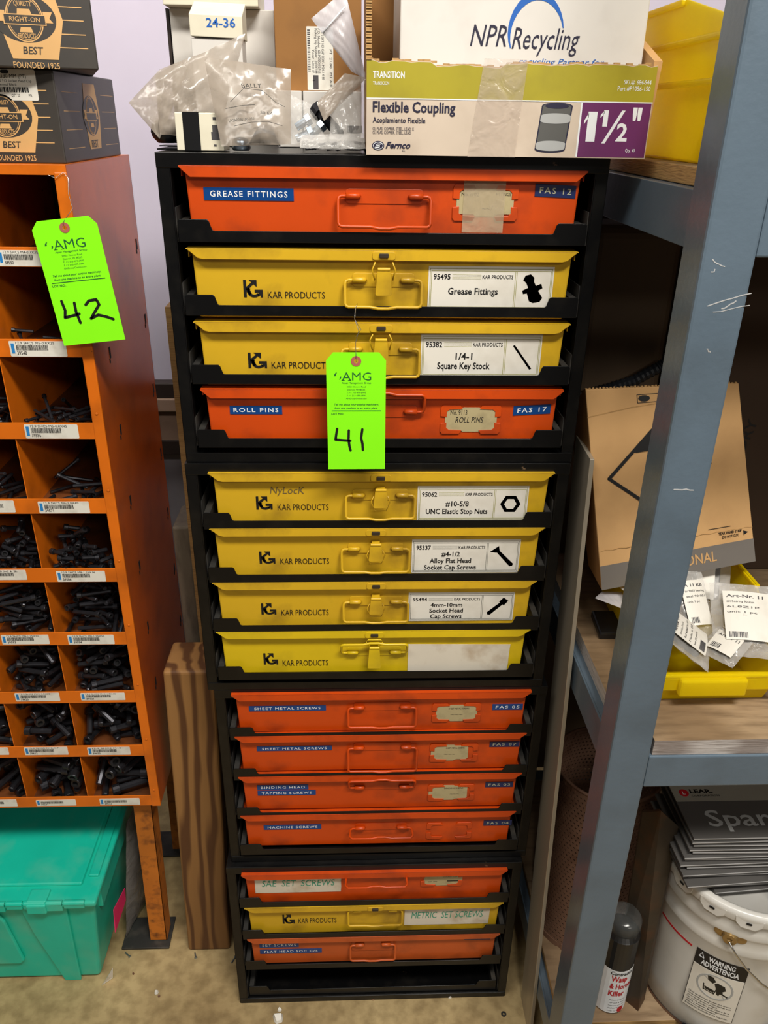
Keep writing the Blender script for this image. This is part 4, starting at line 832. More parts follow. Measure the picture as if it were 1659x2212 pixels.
# yellow plastic bins
def ybin(x0, x1, y0_, y1_, z0, zf, zb, label, ridges=()):
    t = thing('plastic_bin', ((x0+x1)/2, (y0_+y1_)/2, z0), label, 'bin', 'yellow stacking bins')
    mb = MB(); th = .003; g = .012
    mb.hexa([V((x0+g, y0_+g, z0)), V((x1-g, y0_+g, z0)), V((x1-g, y1_-g, z0)), V((x0+g, y1_-g, z0)), V((x0+g-.001, y0_+g, z0+th)), V((x1-g+.001, y0_+g, z0+th)), V((x1-g+.001, y1_-g, z0+th)), V((x0+g-.001, y1_-g, z0+th))])
    # front
    mb.hexa([V((x0+g, y0_+g, z0)), V((x1-g, y0_+g, z0)), V((x1-g, y0_+g+th, z0)), V((x0+g, y0_+g+th, z0)), V((x0, y0_, zf)), V((x1, y0_, zf)), V((x1, y0_+th, zf)), V((x0, y0_+th, zf))])
    mb.hexa([V((x0+g, y1_-g-th, z0)), V((x1-g, y1_-g-th, z0)), V((x1-g, y1_-g, z0)), V((x0+g, y1_-g, z0)), V((x0, y1_-th, zb)), V((x1, y1_-th, zb)), V((x1, y1_, zb)), V((x0, y1_, zb))])
    for s, xx in ((1, x0), (-1, x1)):
        ym = y0_+(y1_-y0_)*.38
        outer = [(y0_+g, z0), (y1_-g, z0), (y1_, zb), (ym, zb), (y0_, zf)]
        vs = [V((xx+s*(g*(1-(z_-z0)/(zb-z0))), y_, z_)) for y_, z_ in outer]; vs2 = [v+V((s*th, 0, 0)) for v in vs]; n_ = 5
        mb.add(vs+vs2, [tuple(range(n_)), tuple(range(2*n_-1, n_-1, -1))]+[(i, (i+1) % n_, n_+(i+1) % n_, n_+i) for i in range(n_)])
    mb.build('bin_body', BINYEL, t, bevel=.0012)
    mb = MB(); mb.box((x0-.004, y0_-.005, zf-.006), (x1+.004, y0_+.004, zf)); mb.box((x0-.003, y0_-.004, zf-.026), (x1+.002, y0_+.002, zf-.006)); mb.build('front_rim', BINYEL, t, bevel=.002)
    mb = MB(); xm = (x0+x1)/2; mb.box((x0+.03, y0_-.012, zf-.030), (x1-.05, y0_, zf-.004)); mb.build('label_holder', BINYEL, t, bevel=.003)
    for z_ in ridges:
        mb = MB(); mb.box((x0-.0045, y0_+.005, z_), (x0+.006, y1_, z_+.006)); mb.build('side_rib', BINYEL, t, bevel=.002)
    mb = MB(); mb.box((x0-.004, y0_+(y1_-y0_)*.38, zb-.006), (x0+.004, y1_+.003, zb)); mb.box((x1-.004, y0_+(y1_-y0_)*.38, zb-.006), (x1+.004, y1_+.003, zb)); mb.box((x0, y1_-.002, zb-.006), (x1, y1_+.003, zb)); mb.build('top_rim', BINYEL, t, bevel=.0015)
    return t
ybin(.313, .56, -.135, .25, 1.477, 1.60, 1.632, 'yellow plastic bin on the top shelf beside the grey post', ridges=(1.549, 1.588))
ybin(.352, .520, -.150, .13, .827, .879, .945, 'yellow plastic bin on the middle shelf, filled with bagged parts')

# cardboard box leaning on the middle shelf
tl, tr2, bl_, br2 = at(1265, 842, Y=.035), at(1596, 828, Y=.035), at(1300, 1275, Y=-.02), at(1632, 1212, Y=-.02)
back = V((0.0, .07, .0))
t = thing('cardboard_box', tuple((bl_+br2)/2+V((0, .03, 0))), 'brown cardboard box with a black diamond mark, tipped up behind the grey post', 'box')
th3 = V((0, .004, 0)); low = V((0, 0, -.05)); ex_ = (br2-bl_).normalized()*.004
mb = MB(); mb.hexa([bl_, br2, br2+th3, bl_+th3, tl, tr2, tr2+th3, tl+th3]); mb.build('front_panel', KRAFT, t, bevel=.001)
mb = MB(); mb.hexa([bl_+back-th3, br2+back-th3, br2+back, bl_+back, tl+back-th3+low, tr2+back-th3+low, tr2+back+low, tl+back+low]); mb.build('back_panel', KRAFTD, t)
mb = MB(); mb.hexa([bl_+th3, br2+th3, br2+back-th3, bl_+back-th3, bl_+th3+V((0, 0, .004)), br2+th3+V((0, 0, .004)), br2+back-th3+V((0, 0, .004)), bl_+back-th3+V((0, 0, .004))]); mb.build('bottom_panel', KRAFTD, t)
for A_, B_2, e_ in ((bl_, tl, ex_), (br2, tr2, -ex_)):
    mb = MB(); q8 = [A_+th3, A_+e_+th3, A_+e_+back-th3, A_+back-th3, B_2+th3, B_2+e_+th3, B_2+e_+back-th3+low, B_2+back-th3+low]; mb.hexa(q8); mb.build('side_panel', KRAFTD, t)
pq = quadplane(tl, tr2, bl_, br2)
mb = MB(); mb.prism(pq, [(0, 0), (1, 0), (1, .135), (0, .125)], 0, .0004); bd = mb.build('printed_band', BAND, t, label='grey printed band')
T_ = Txt('lettering', KRAFT, bd); f_ = (tr2-tl).length; g_ = (tl-bl_).length
sq = lambda x_, y_, o_=0, pq=pq, f_=f_, g_=g_: pq(x_/f_, y_/g_, o_)
T_.t(sq, 'PROFESSIONAL', .755*f_, .045*g_, .055*g_, .50*f_, 'r', off=.0008, bold=.01)
T_ = Txt('printing', INK, t); cx_, cy_, hw_ = .435*f_, .575*g_, .33*f_; k_ = .0045; ro = .20
def dia(pts, o=.0005): T_.mb.prism(sq, [(cx_+a*hw_, cy_+b_*hw_) for a, b_ in pts], .0001, o)
for a, b_ in (((-1, -.05), (0, .97)), ((0, .97), (1, .05)), ((1, .05), (0, -.97)), ((0, -.97), (-1, -.05))):
    T_.mb.stroke(sq, [(cx_+a[0]*hw_, cy_+a[1]*hw_), (cx_+b_[0]*hw_, cy_+b_[1]*hw_)], k_, .0001, .0005)
dia([(0, .97), (-.5, .47), (-.42, .44), (.42, .52), (.5, .52)]); dia([(0, -.97), (.5, -.47), (-.5, -.52)])
T_.t(sq, 'TEAR HAND STRIP', .78*f_, .185*g_, .014*g_, .15*f_, off=.0005, bold=.02); T_.t(sq, '(DO NOT CUT)', .80*f_, .163*g_, .013*g_, .11*f_, off=.0005, bold=.02)
T_.mb.prism(sq, [(.94*f_, .19*g_), (.94*f_, .163*g_), (.97*f_, .178*g_)], 0, .0005)
T_.mb.stroke(sq, [(.72*f_, .225*g_), (.86*f_, .226*g_)], .0008, 0, .0004)
T_.mb.stroke(sq, [(.33*f_, .925*g_), (.33*f_, .965*g_), (.52*f_, .968*g_), (.52*f_, .928*g_), (.33*f_, .925*g_)], .0008, 0, .0004)
T_.mb.prism(sq, [(.375*f_+.008*math.cos(i*.6), .946*g_+.0045*math.sin(i*.6)) for i in range(10)], 0, .0004)
mb = MB()
for i in range(22):
    a = i/22; mb.stroke(sq, [((a)*f_, (.20+.006*(i % 2)+.0*a)*g_), ((a+1/22)*f_, (.20+.006*((i+1) % 2))*g_)], .0008, 0, .0003, 4)
mb.build('tear_strip', KRAFTX, t, label='wavy tear strip')
mb = MB()
for i in range(44): 
    a = i/44; mb.prism(pq, [(a, 1.0), (a+.012, 1.0), (a+.012, 1.006+.002*(i % 3)), (a, 1.006)], -.004, -.0005)
mb.build('corrugated_edge', KRAFTX, t, label='torn corrugated edge')
mb = MB(); mb.stroke(sq, [(0, .87*g_), (.28*f_, .905*g_), (.6*f_, .93*g_)], .0012, 0, .0003); mb.build('fold_crease', KRAFTX, t)

# things behind the box on the middle shelf
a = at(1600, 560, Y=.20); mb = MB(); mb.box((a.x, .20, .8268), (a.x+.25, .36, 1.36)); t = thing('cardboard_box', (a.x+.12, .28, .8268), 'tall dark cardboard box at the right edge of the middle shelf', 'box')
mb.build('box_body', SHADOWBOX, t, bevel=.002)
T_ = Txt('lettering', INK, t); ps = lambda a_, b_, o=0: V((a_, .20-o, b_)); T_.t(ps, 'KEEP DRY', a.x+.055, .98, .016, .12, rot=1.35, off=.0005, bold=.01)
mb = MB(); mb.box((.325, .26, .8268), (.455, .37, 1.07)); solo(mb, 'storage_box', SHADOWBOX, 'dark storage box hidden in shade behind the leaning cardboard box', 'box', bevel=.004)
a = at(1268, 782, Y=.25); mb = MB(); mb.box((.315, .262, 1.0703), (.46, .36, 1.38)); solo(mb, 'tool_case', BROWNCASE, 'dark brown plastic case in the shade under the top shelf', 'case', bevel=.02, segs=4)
mb = MB(); P_ = [at(u_, v_, Y=.238) for u_, v_ in ((1255, 862), (1275, 850), (1320, 838), (1370, 822), (1420, 795), (1445, 780))]
pp = []
for i in range(len(P_)-1):
    for q in range(10): pp.append(P_[i].lerp(P_[i+1], q/10))
mb.tube(pp, [.0095 if i % 2 else .0080 for i in range(len(pp))], 10); solo(mb, 'corrugated_hose', HOSE, 'black corrugated hose lying behind the cardboard box', 'hose')
# black tray left of the yellow bin
c0, c1, c2, c3 = at(1275, 1332, Z=.8267), at(1340, 1332, Z=.8267), at(1350, 1382, Z=.8267), at(1293, 1382, Z=.8267)
mb = MB(); up = V((0, 0, .012)); mb.hexa([c3, c2, c1, c0, c3+up, c2+up, c1+up, c0+up]); solo(mb, 'black_tray', BLACKP, 'small black plastic lid on the middle shelf beside the aluminium bar', 'lid', bevel=.003)

# ------------------------------------------------------------------ bags
def bag(quad, bulge, seed, back_off=None, nu=18, nv=18, low=1.6):
    """crumpled pillow of film between four corners (tl,tr,bl,br)"""
    tl, tr, bl2, br3 = [V(p) for p in quad]; rr = random.Random(seed); Nn = (tr-tl).cross(bl2-tl).normalized()
    if Nn.y > 0: Nn = -Nn
    ph = [rr.uniform(0, 6.28) for _ in range(8)]; mb = MB()
    for side in (1, -1):
        vs = []
        for j in range(nv+1):
            for i in range(nu+1):
                u, v = i/nu, j/nv
                p = (bl2*(1-u)+br3*u)*(1-v)+(tl*(1-u)+tr*u)*v
                e = (max(0, math.sin(math.pi*u))**.6)*(max(0, math.sin(math.pi*min(1, v*1.02)))**.55)*(1+(low-1)*(1-v))/low
                w_ = .10*math.sin(9*u+ph[0]+4*v)+.12*math.sin(13*v+ph[1]-6*u)+.08*math.sin(21*u+17*v+ph[2])+.06*math.sin(33*v-25*u+ph[3])
                edge = .06*bulge*math.sin(25*(u+v)+ph[4])
                p = p+Nn*side*bulge*e*(1+w_)+Nn*edge
                vs.append(p)
        mb.add(vs, [(j*(nu+1)+i, j*(nu+1)+i+1, (j+1)*(nu+1)+i+1, (j+1)*(nu+1)+i) for j in range(nv) for i in range(nu)])
    return mb
def bagthing(quad, bulge, seed, label, mt=None, group=None, z_clamp=None, papers=(), name='plastic_bag', low=1.6):
    mb = bag(quad, bulge, seed, low=low)
    if z_clamp is not None: mb.v = [(x_, y_, max(z_, z_clamp)) for x_, y_, z_ in mb.v]
    lo = np.min(np.array(mb.v), 0); hi = np.max(np.array(mb.v), 0)
    t = thing(name, ((lo[0]+hi[0])/2, (lo[1]+hi[1])/2, lo[2]), label, 'bag', group)
    mb.build('film', mt or FILM, t, smooth=True)
    return t
RT = HR*4      # top of rack stack
A = lambda u, v, Y: at(u, v, Y=Y)
big = bagthing((A(335, 160, .10), A(530, 72, .13), A(345, 290, .08), A(470, 300, .10)), .022, 3, 'large cloudy plastic bag slumped at the left end of the rack top', FILMM, z_clamp=RT+.0005)
mb = bag((A(345, 150, .10), A(420, 120, .11), A(278, 222, .09), A(345, 300, .085)), .008, 8); mb.v = [(x_, y_, max(z_, RT+.0005)) for x_, y_, z_ in mb.v]; mb.build('film_corner', FILMM, big, smooth=True)
mb = MB(); mb.lathe([(.012, -.012), (.018, -.006), (.020, 0), (.018, .008), (.010, .014)], A(362, 285, .105)+V((0, 0, 0)), 16); solo(mb, 'rubber_cap', HOSE, 'round dark cap inside the cloudy plastic bag', 'cap', smooth=True)
# small taped box
t = thing('small_box', (-.215, .055, RT), 'small white carton wrapped in black tape, in front of the cloudy bag', 'box')
xA, xB, xC = A(381, 300, .03).x, A(452, 300, .03).x, A(487, 300, .03).x; zT = A(420, 243, .03).z
mb = MB(); mb.box((xA, .030, RT+.0003), (xC-.002, .075, zT)); mb.build('carton_body', CREAM, t, bevel=.001)
xt0, xt1 = A(398, 300, .03).x, A(433, 300, .03).x
mb = MB(); mb.box((xt0, .0292, RT+.0004), (xt1, .0756, zT+.0006)); mb.build('black_tape', BLACKP, t)
T_ = Txt('printing', GREYPR, t); pl = front(.03)
for (u, v, w_, h_) in ((463, 253, .006, .003), (462, 270, .012, .007), (460, 285, .014, .008), (466, 312, .003, .002)): c = A(u, v, .03); T_.mb.rect(pl, c.x-.002, c.z-h_, c.x-.002+w_, c.z, 0, .0003)
mb = MB(); mb.box((-.262, .05, RT), (-.21, .30, RT+.0015)); mb.box((-.272, .11, RT+.0016), (-.2, .16, RT+.003)); solo(mb, 'metal_strip', LIP, 'thin black metal strip under the cloudy bag', 'strip')
# printed bag with washers
pb = bagthing((A(440, 122, .035), A(628, 150, .045), A(478, 316, .018), A(628, 312, .022)), .013, 11, 'clear printed bag of washers marked 50 EA at the front of the rack top', FILMM, z_clamp=RT+.0005)
pl = quadplane(A(440, 122, .018), A(628, 150, .022), A(478, 316, .004), A(628, 312, .006))
T_ = Txt('lettering', INK, pb); q0, q1 = .13, .12; s2 = lambda x_, y_, o_=0, pl=pl: pl(x_/q0, y_/q1, o_)
T_.t(s2, '50 EA', .078, .047, .0045, .022, rot=-.06, off=.001); T_.t(s2, 'LHSA8080100-050', .022, .033, .0042, .045, rot=.1, off=.001); T_.t(s2, 'BALLY', .052, .083, .006, .032, rot=.1, off=.001)
T_.mb.stroke(s2, [(.03, .062), (.055, .083), (.085, .082), (.105, .066), (.12, .06)], .0006, .0005, .001); T_.mb.stroke(s2, [(.02, .052), (.05, .058), (.07, .06)], .0006, .0005, .001); T_.mb.stroke(s2, [(.03, .028), (.06, .034), (.09, .036), (.115, .030)], .0006, .0005, .001)
mb = MB(); c = A(572, 300, .03); 
for i in range(26):
    a = math.radians(180-i*6.9); mb.lathe([(.010, 0), (.010, .0008)], c+V((math.cos(a)*.013, 0, math.sin(a)*.004+.001)), 14, (math.cos(a)*.2+.98*math.copysign(1, 1)*math.sin(a)*.0+1, 0, math.cos(a)*.5))
solo(mb, 'washer_string', ZINC, 'fanned row of steel washers inside the printed bag', 'washers')
mb = MB(); c = A(520, 300, .03); mb.lathe([(.009, 0), (.011, .003), (.009, .012), (.004, .014)], V((c.x, c.y, RT+.001)), 14); solo(mb, 'foil_packet', ZINC, 'crumpled silver packet at the foot of the printed bag', 'packet', smooth=True)
# blue-ish bag with zinc bolts
bagthing((A(628, 205, .09), A(672, 225, .09), A(628, 312, .04), A(705, 300, .05)), .012, 21, 'clear bag of zinc plated bolts beside the printed bag', FILM, z_clamp=RT+.0005)
for (u, v, u2, v2, r_) in ((668, 296, 690, 276, .0045), (640, 275, 660, 262, .0045), (640, 300, 665, 288, .0045)):
    mb = MB(); a_, b_ = A(u, v, .06), A(u2, v2, .062); a_.z = max(a_.z, RT+.005); b_.z = max(b_.z, RT+.008); mb.tube([a_, b_], r_, 10); mb.tube([b_, b_+(b_-a_).normalized()*.006], r_*1.6, 6)
    solo(mb, 'zinc_bolt', ZINC, {668: 'zinc plated bolt nearest the coupling carton, inside the clear bag', 640: 'zinc plated bolt at the back left inside the clear bag' if v < 290 else 'zinc plated bolt at the front left inside the clear bag'}[u], 'bolt', 'zinc bolts in the clear bag')
# black threaded bolt
mb = MB(); a_, b_ = A(735, 292, .055), A(692, 243, .075); a_.z = max(a_.z, RT+.007); n_ = 36; rad = [(.0062 if i % 2 else .0052) for i in range(n_)]
mb.tube([a_.lerp(b_, i/(n_-1)*.75) for i in range(n_)], rad, 12); mb.tube([a_.lerp(b_, .75), a_.lerp(b_, .95)], .0062, 12)
mb.lathe([(.0095, 0), (.0095, .010), (.008, .011)], a_.lerp(b_, .95), 16, b_-a_); solo(mb, 'threaded_bolt', BOLT, 'large black threaded bolt lying between the plastic bags', 'bolt', smooth=False)
# small bag with dark fastener
bagthing((A(718, 180, .08), A(792, 170, .08), A(712, 300, .04), A(792, 308, .04)), .014, 33, 'clear bag with a dark fastener against the flexible coupling box', FILM, z_clamp=RT+.0005)
bagthing((A(745, 158, .07), A(792, 168, .07), A(684, 222, .05), A(700, 262, .045)), .004, 35, 'folded corner of thin poly bag between brown and printed boxes', FILMM)
mb = MB(); c = A(766, 290, .065); mb.lathe([(.012, 0), (.0135, .003), (.0135, .010), (.011, .013), (.007, .0135), (.007, .018), (.009, .019), (.009, .026)], V((c.x, c.y, RT+.002)), 6); solo(mb, 'hex_fitting', BOLT, 'dark hex fitting inside the clear bag by the coupling box', 'fitting')
bagthing((A(650, 292, .03), A(785, 288, .035), A(648, 320, .008), A(790, 322, .01)), .005, 44, 'flat clear bag of small screws along the front edge of the rack top', FILM, z_clamp=RT+.0005)
mb = MB(); rr = random.Random(9)
for i in range(60):
    u = rr.uniform(655, 780); x_ = A(u, 310, .03).x; y_ = rr.uniform(.02, .06); z_ = RT+.003+rr.uniform(0, .008); a = rr.uniform(0, 3.14)
    mb.tube([(x_-.004*math.cos(a), y_-.004*math.sin(a), z_), (x_+.004*math.cos(a), y_+.004*math.sin(a), z_+rr.uniform(-.001, .002))], .0014, 5)
o = solo(mb, 'small_screws', BOLT, 'heap of tiny dark screws inside the flat clear bag', 'screws'); o['kind'] = 'stuff'
# tall frosted zip bag
zb = bagthing((A(672, 40, .10), A(745, -22, .10), A(760, 155, .09), A(792, 172, .09)), .006, 51, 'tall frosted zip bag standing up in front of the brown box', FILMZ)
mb = MB(); mb.tube([A(697, 72, .094), A(715, 50, .092), A(745, 15, .092)], .0010, 6); mb.build('zip_seal', INKW, zb, smooth=True)
# background boxes on the rack top
t = thing('brown_carton', (A(690, 190, .22).x, .26, A(690, 197, .22).z), 'brown carton with a white shipping label, on small white boxes', 'box')
a, d = A(598, 197, .22), A(781, -30, .22); mb = MB(); mb.box((a.x, .22, a.z), (d.x, .31, d.z)); mb.build('carton_body', KRAFTD, t, bevel=.001)
lz0, lz1 = A(690, 195, .22), A(720, 58, .22); pl = front(.22); lx0, lx1 = A(663, 120, .22).x, A(720, 120, .22).x; mb = MB(); mb.rrect(pl, lx0, lz0.z, lx1, lz1.z, .001, 0, .0004); s_ = mb.build('shipping_label', STICK, t, label='off-white shipping label')
T_ = Txt('lettering', GREYPR, s_); w, h = lx1-lx0, lz1.z-lz0.z
for fx, txt, fl in ((.86, 'PT  21:00   M1 AIR', .6), (.56, 'USE E SKT HD CAP SCW - M24-3 X 80', .8), (.42, 'P.O. Number  60-POSO/12765', .7), (.31, 'Packing Slip Number   2650/184', .7), (.2, 'Your Line #     1', .5)):
    T_.t(pl, txt, lx0+w*fx, lz1.z-h*.03 if fl > .6 else lz1.z-h*.35, w*.09, h*fl, rot=-math.pi/2, off=.0006)
z_ = lz0.z+h*.3
rr = random.Random(8)
while z_ < lz1.z-h*.05:
    bw = rr.choice((.0008, .0014)); T_.mb.rect(pl, lx0+w*.03, z_, lx0+w*.13, z_+bw, .0003, .0006); z_ += bw+.0012
T_.mb.rect(pl, lx0+w*.22, lz0.z+.001, lx0+w*.42, lz0.z+h*.24, .0003, .0006)
zw = A(690, 197, .22).z-.0003
for (u0, u1, lb) in ((598, 652, 'narrow white box under the brown carton, behind the zinc bolts'), (655, 781, 'wide white box under the brown carton')):
    mb = MB(); mb.box((A(u0, 230, .2).x, .20, RT+.0003), (A(u1, 230, .2).x, .30, zw)); solo(mb, 'white_carton', WBOX, lb, 'box', 'white boxes under the brown carton', bevel=.001)
# cream/white cartons at the left rear
Yw = .30
mb = MB(); a, d = A(385, 240, Yw), A(591, 22, Yw); mb.box((a.x, Yw, RT+.0003), (d.x, Yw+.05, d.z)); 
solo(mb, 'white_carton', WBOX, 'large white carton standing at the rear of the rack top', 'box', bevel=.001)
mb = MB(); a = A(382, 240, Yw); mb.box((a.x-.004, Yw+.004, RT+.0003), (a.x-.0003, Yw+.05, d.z)); solo(mb, 'dark_panel', TRIMD, 'thin dark strip at the left edge of the large white carton', 'panel')
mb = MB(); a, e = A(353, 21, Yw-.03), A(558, 21, Yw-.03); mb.box((a.x, Yw-.03, d.z+.0005), (e.x, Yw+.06, d.z+.05)); solo(mb, 'cream_carton', CREAM, 'flat cream carton on top of the large white carton', 'box', bevel=.001)
t = thing('tab_carton', (A(465, 150, .2).x, .22, RT), 'small white carton marked 24-36 leaning behind the plastic bags', 'box')
a, d = A(412, 78, .2), A(523, 36, .2); a2_ = A(412, 160, .2)
mb = MB(); mb.box((a.x, .2, RT+.0003), (d.x-.002, .24, a.z-.002)); mb.build('carton_body', WBOX, t, bevel=.0008)
mb = MB(); mb.hexa([V((a.x, .197, a.z)), V((d.x, .197, a.z-.002)), V((d.x, .243, a.z-.002)), V((a.x, .243, a.z)), V((a.x, .197, a.z+.024)), V((d.x, .197, a.z+.022)), V((d.x, .243, a.z+.04)), V((a.x, .243, a.z+.042))]); mb.build('carton_flap', CREAM, t, bevel=.0008)
T_ = Txt('lettering', INKBL, t); c = A(445, 46, .197); T_.t(front(.197), '24-36', c.x, a.z+.010, .0095, .036, off=.0005, bold=.012)

# ------------------------------------------------------------------ flexible coupling box with a white box inside
YB = -.018
fa, fb = A(790, 318, YB), A(1397, 336, YB); zt_ = .5*(A(793, 122, YB).z+A(1429, 138, YB).z); x0, x1 = -.0225, .2835; zb_ = RT+.0004; depth = .20
t = thing('coupling_carton', ((x0+x1)/2, YB+depth/2, RT), 'open printed carton reading Flexible Coupling, on the rack top', 'box')
rr = random.Random(2); N_ = 46; top = [(x0+(x1-x0)*i/N_, zt_-.003+rr.uniform(-.0012, .0012)-(.003 if 10 < i < 22 else 0)) for i in range(N_+1)]
pl = front(YB); mb = MB(); mb.prism(pl, [(x0, zb_), (x1, zb_)] + top[::-1], -.004, 0)
mb.build('front_wall', [CARTON], t)
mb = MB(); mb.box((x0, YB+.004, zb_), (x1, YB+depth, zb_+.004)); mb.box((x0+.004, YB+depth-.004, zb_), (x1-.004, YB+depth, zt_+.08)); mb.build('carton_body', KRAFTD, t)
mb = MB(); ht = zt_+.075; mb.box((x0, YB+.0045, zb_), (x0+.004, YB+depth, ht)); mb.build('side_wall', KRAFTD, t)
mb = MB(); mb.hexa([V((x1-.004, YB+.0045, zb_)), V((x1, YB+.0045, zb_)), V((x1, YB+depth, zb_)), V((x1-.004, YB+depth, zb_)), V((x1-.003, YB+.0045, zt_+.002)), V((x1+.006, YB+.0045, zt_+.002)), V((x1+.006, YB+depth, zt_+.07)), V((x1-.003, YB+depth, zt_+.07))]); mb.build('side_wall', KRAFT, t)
mb = MB()
for i in range(30): z_ = zt_-.002+i*(ht-zt_)/30; mb.box((x0-.0008, YB-.001+(i % 2)*.001, z_), (x0+.0052, YB+.006, z_+.0018))
mb.build('corrugated_edge', KRAFTX, t, label='raw corrugated edge of the flap')
mb = MB()
for i in range(N_): (a_, b_) = top[i]; mb.box((a_, YB+.0004, b_-.001), (a_+(x1-x0)/N_*1.0, YB+.0036, b_+rr.uniform(.0002, .0022)))
mb.build('torn_top_edge', KRAFTX, t, label='torn raw board along the top edge')
ww = x1-x0; hh = zt_-zb_
mb = MB(); mb.prism(pl, [(x0, zb_+hh*.60), (x1, zb_+hh*.60)] + [(a_, b_-.0006) for a_, b_ in top[::-1]], .0001, .0003); mb.build('olive_band', OLIVE, t, label='olive printed band')
mb = MB(); mb.rect(pl, x0, zb_+hh*.588, x1, zb_+hh*.60, .0001, .0004); mb.rect(pl, x0+ww*.748, zb_+.001, x0+ww*.754, zb_+hh*.59, .0001, .0004); mb.build('white_rule', INKW, t)
mb = MB(); mb.rect(pl, x0+ww*.754, zb_+.001, x1-.001, zb_+hh*.588, .0001, .0003); mb.build('purple_panel', PURPLE, t, label='purple printed panel')
K = Txt('lettering', INKNV, t)
K.t(pl, 'Flexible Coupling', x0+ww*.022, zb_+hh*.455, hh*.105, ww*.287, off=.0005, bold=.022); K.t(pl, 'Acoplamiento Flexible', x0+ww*.022, zb_+hh*.345, hh*.055, ww*.184, off=.0005, bold=.012)
K.t(pl, 'CI, PLAS, COPPER, STEEL, LEAD X', x0+ww*.022, zb_+hh*.265, hh*.032, ww*.145, off=.0005); K.t(pl, 'CI, PLAS, COPPER, STEEL, LEAD', x0+ww*.022, zb_+hh*.225, hh*.032, ww*.135, off=.0005)
K.t(pl, 'Fernco', x0+ww*.068, zb_+hh*.075, hh*.065, ww*.088, off=.0005, shear=.35, bold=.03); K.t(pl, 'Inc.', x0+ww*.128, zb_+hh*.04, hh*.02, off=.0005)
el = lambda T, cx, cy, rx, ry, o: T.mb.prism(pl, [(cx+rx*math.cos(2*math.pi*i/24), cy+ry*math.sin(2*math.pi*i/24)) for i in range(24)], .0001, o)
Wt = Txt('lettering_white', INKW, t); cx_, cy_ = x0+ww*.042, zb_+hh*.10
el(K, cx_, cy_, .0066, .0046, .0004); el(Wt, cx_, cy_, .0056, .0037, .0006); el(K, cx_, cy_, .0050, .0031, .0008)
Wt.mb.stroke(pl, [(cx_+.003, cy_+.0016), (cx_-.001, cy_+.0016), (cx_-.002, cy_), (cx_+.0015, cy_), (cx_+.001, cy_-.0015), (cx_-.003, cy_-.0016)], .0009, .0008, .001)
Wt.t(pl, 'TRANSITION', x0+ww*.022, zb_+hh*.80, hh*.065, ww*.108, off=.0005, bold=.02); Wt.t(pl, 'TRANSICION', x0+ww*.022, zb_+hh*.73, hh*.035, ww*.055, off=.0005)
Wt.t(pl, 'SKU#: 684-944', x0+ww*.985, zb_+hh*.78, hh*.045, ww*.095, 'r', off=.0005); Wt.t(pl, 'Part #P1056-150', x0+ww*.985, zb_+hh*.715, hh*.045, ww*.115, 'r', off=.0005)
Wt.t(pl, '1', x0+ww*.778, zb_+hh*.19, hh*.29, ww*.032, off=.0005, bold=.03); Wt.t(pl, '1', x0+ww*.832, zb_+hh*.345, hh*.16, ww*.017, off=.0005, bold=.025); Wt.mb.prism(pl, [(x0+ww*.836, zb_+hh*.16), (x0+ww*.848, zb_+hh*.16), (x0+ww*.908, zb_+hh*.51), (x0+ww*.896, zb_+hh*.51)], 0, .0005)
Wt.mb.prism(pl, [(x0+ww*.766, zb_+hh*.40), (x0+ww*.780, zb_+hh*.48), (x0+ww*.780, zb_+hh*.43), (x0+ww*.766, zb_+hh*.36)], 0, .0005); Wt.mb.prism(pl, [(x0+ww*.822, zb_+hh*.46), (x0+ww*.834, zb_+hh*.505), (x0+ww*.834, zb_+hh*.47), (x0+ww*.822, zb_+hh*.43)], 0, .0005)
Wt.t(pl, '2', x0+ww*.885, zb_+hh*.19, hh*.18, ww*.040, off=.0005, bold=.025); Wt.t(pl, '"', x0+ww*.935, zb_+hh*.215, hh*.30, ww*.032, off=.0005, bold=.03); Wt.t(pl, 'Qty. 40', x0+ww*.925, zb_+hh*.07, hh*.035, ww*.035, off=.0005)
cc = x0+ww*.660; D1 = Txt('coupling_picture', COUPL, t); D2 = Txt('picture_outline', INKNV, t); D3 = Txt('picture_bands', SILV, t)
def slab(T, yb, yt, rx, ry, o, dxx=0): 
    pts = [(cc+dxx+rx*math.cos(math.pi+math.pi*i/12), yb+ry*math.sin(math.pi+math.pi*i/12)) for i in range(13)]+[(cc+dxx+rx*math.cos(math.pi*i/12)+(yt-yb)*.09, yt+ry*math.sin(math.pi*i/12)) for i in range(13)]
    T.mb.prism(pl, pts, .0001, o)
slab(D2, zb_+hh*.085, zb_+hh*.545, ww*.0545, hh*.035, .0003, -.002); slab(D1, zb_+hh*.10, zb_+hh*.54, ww*.050, hh*.03, .0005, -.002)
slab(D3, zb_+hh*.39, zb_+hh*.44, ww*.053, hh*.03, .0007, .0008); slab(D3, zb_+hh*.10, zb_+hh*.15, ww*.052, hh*.03, .0007, -.0020)
D2.mb.prism(pl, [(cc+.0015+ww*.042*math.cos(2*math.pi*i/20), zb_+hh*.545+hh*.026*math.sin(2*math.pi*i/20)) for i in range(20)], .0005, .0007)
mb = MB(); mb.prism(pl, [(x0+ww*.36, zb_-.0005), (x0+ww*.53, zb_-.0005), (x0+ww*.55, zt_+.001), (x0+ww*.40, zt_+.001)], .0009, .0011); mb.build('clear_tape', GLASSTAPE, t, label='wrinkled clear tape')
